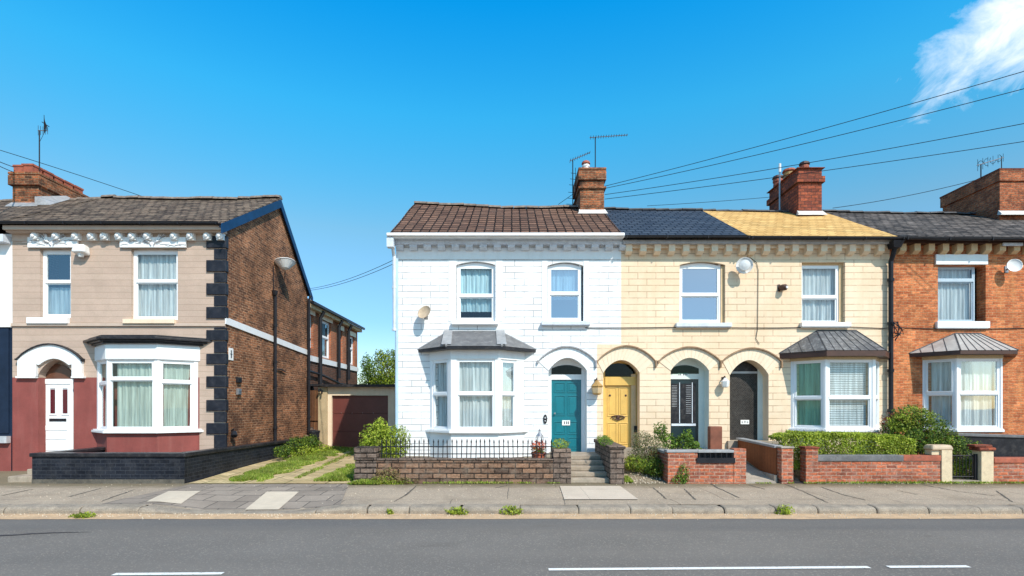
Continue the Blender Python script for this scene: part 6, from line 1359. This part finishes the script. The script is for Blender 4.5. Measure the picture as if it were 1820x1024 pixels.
# little stones and grit in the gutter and garden (stuff)
r = random.Random(71); mb = MB()
for i in range(1600):
    if i < 900: x, y = r.uniform(-13, 13), 9.62-abs(r.gauss(0, .16)); z = .008
    elif i < 1250: x, y = r.uniform(fx(1112), fx(1185)), r.uniform(12.5, 14); z = gard(x, y)+.0
    else: x, y = r.uniform(-12, 13), r.uniform(10.2, 12.5); z = pz(x, y)
    s = r.uniform(.004, .013)*(1.6 if i >= 900 and i < 1250 else 1); a = r.uniform(0, 3)
    mb.hexa([(x+s*math.cos(a+t), y+s*math.sin(a+t), z-.002) for t in (0, 1.5, 3.1, 4.6)] + [(x+s*.7*math.cos(a+t), y+s*.7*math.sin(a+t), z+s) for t in (0, 1.5, 3.1, 4.6)])
tag(mb.build('grit', 'pave_pale', recalc=False), 'scattered grit and pebbles along the gutter and paths', 'grit', kind='stuff')

# ================================================================== LIGHT, SKY, CAMERA
sd = Vector((.65, -1, 1.15)).normalized()
sl = bpy.data.lights.new('sun', 'SUN'); sl.energy = 4.35; sl.angle = math.radians(.53); sl.color = (1, .92, .815)
so = bpy.data.objects.new('sun', sl); col.objects.link(so); so.rotation_euler = (-sd).to_track_quat('-Z', 'Y').to_euler(); so.location = (20, -30, 40)
w = bpy.data.worlds.new('World'); sc.world = w; w.use_nodes = True; nt = w.node_tree; nt.nodes.clear()
out = nt.nodes.new('ShaderNodeOutputWorld'); bg = nt.nodes.new('ShaderNodeBackground'); L(nt, bg.outputs[0], out.inputs[0])
sky = nt.nodes.new('ShaderNodeTexSky'); sky.sky_type = 'NISHITA'; sky.sun_disc = False; sky.sun_elevation = math.asin(sd.z); sky.sun_rotation = math.atan2(sd.x, sd.y); sky.air_density = 1.0; sky.dust_density = .6; sky.ozone_density = 3.0
bg.inputs['Strength'].default_value = .125
hs = N(nt, 'ShaderNodeHueSaturation', i_Hue=.497, i_Saturation=1.35, i_Value=1.15); L(nt, sky.outputs[0], hs.inputs['Color'])
tc = nt.nodes.new('ShaderNodeTexCoord')
cr = nt.nodes.new('ShaderNodeValToRGB'); els = cr.color_ramp.elements; K = 2.4
for i, (p_, c_) in enumerate(((0, (.95, .95, .95)), (.15, (1.12, 1.06, 1.08)), (.30, (2.05, 1.45, 1.05)), (.47, (.95, 2.05, 1.63)), (.60, (.10, 1.95, 1.90)), (.70, (1.3, 1.25, 1.15)))):
    e = els[i] if i < 2 else els.new(p_)
    e.position = p_; e.color = (c_[0]/K, c_[1]/K, c_[2]/K, 1)
L(nt, sep(nt, tc.outputs['Generated'])[2], cr.inputs[0])
gain = mixc(nt, 1.0, cr.outputs[0], (K, K, K), 'MULTIPLY'); skyc = mixc(nt, 1.0, hs.outputs[0], gain, 'MULTIPLY'); s = sep(nt, tc.outputs['Generated'])
yy_ = math_(nt, 'MAXIMUM', s[1], .05); u = math_(nt, 'DIVIDE', s[0], yy_); v = math_(nt, 'DIVIDE', s[2], yy_)
ca, sa = math.cos(.5), math.sin(.5)
uu = math_(nt, 'ADD', math_(nt, 'MULTIPLY', math_(nt, 'SUBTRACT', u, .955), ca), math_(nt, 'MULTIPLY', math_(nt, 'SUBTRACT', v, .712), sa))
vv = math_(nt, 'SUBTRACT', math_(nt, 'MULTIPLY', math_(nt, 'SUBTRACT', v, .712), ca), math_(nt, 'MULTIPLY', math_(nt, 'SUBTRACT', u, .955), sa))
n1 = N(nt, 'ShaderNodeTexNoise', i_Scale=7.5, i_Detail=10, i_Roughness=.62, i_Distortion=.6); L(nt, comb(nt, math_(nt, 'MULTIPLY', uu, .75), math_(nt, 'MULTIPLY', vv, 1.5), 2.3), n1.inputs['Vector'])
rr = math_(nt, 'SQRT', math_(nt, 'ADD', math_(nt, 'POWER', math_(nt, 'DIVIDE', uu, .235), 2.0), math_(nt, 'POWER', math_(nt, 'DIVIDE', vv, .088), 2.0)))
cl = ramp(nt, math_(nt, 'SUBTRACT', math_(nt, 'ADD', n1.outputs['Fac'], math_(nt, 'MULTIPLY', math_(nt, 'SUBTRACT', 1.0, rr), .38)), .52), -.05, .30, 0, 1)
cl = math_(nt, 'MULTIPLY', cl, .92)
fin = mixc(nt, cl, skyc, (8.2, 8.5, 9.0)); L(nt, fin, bg.inputs['Color'])
cam = bpy.data.cameras.new('camera'); co = bpy.data.objects.new('camera', cam); col.objects.link(co); co.location = (0, 0, CAMZ); co.rotation_euler = (math.pi/2, 0, 0)
cam.sensor_width = 36; cam.lens = 36*F/1820; cam.shift_y = (HY-512)/1820; cam.clip_end = 2000; sc.camera = co
sc.render.engine = 'CYCLES'; sc.render.resolution_x = 1024; sc.render.resolution_y = 576
sc.view_settings.view_transform = 'Standard'; sc.view_settings.look = 'None'; sc.view_settings.exposure = .24; sc.view_settings.gamma = 1
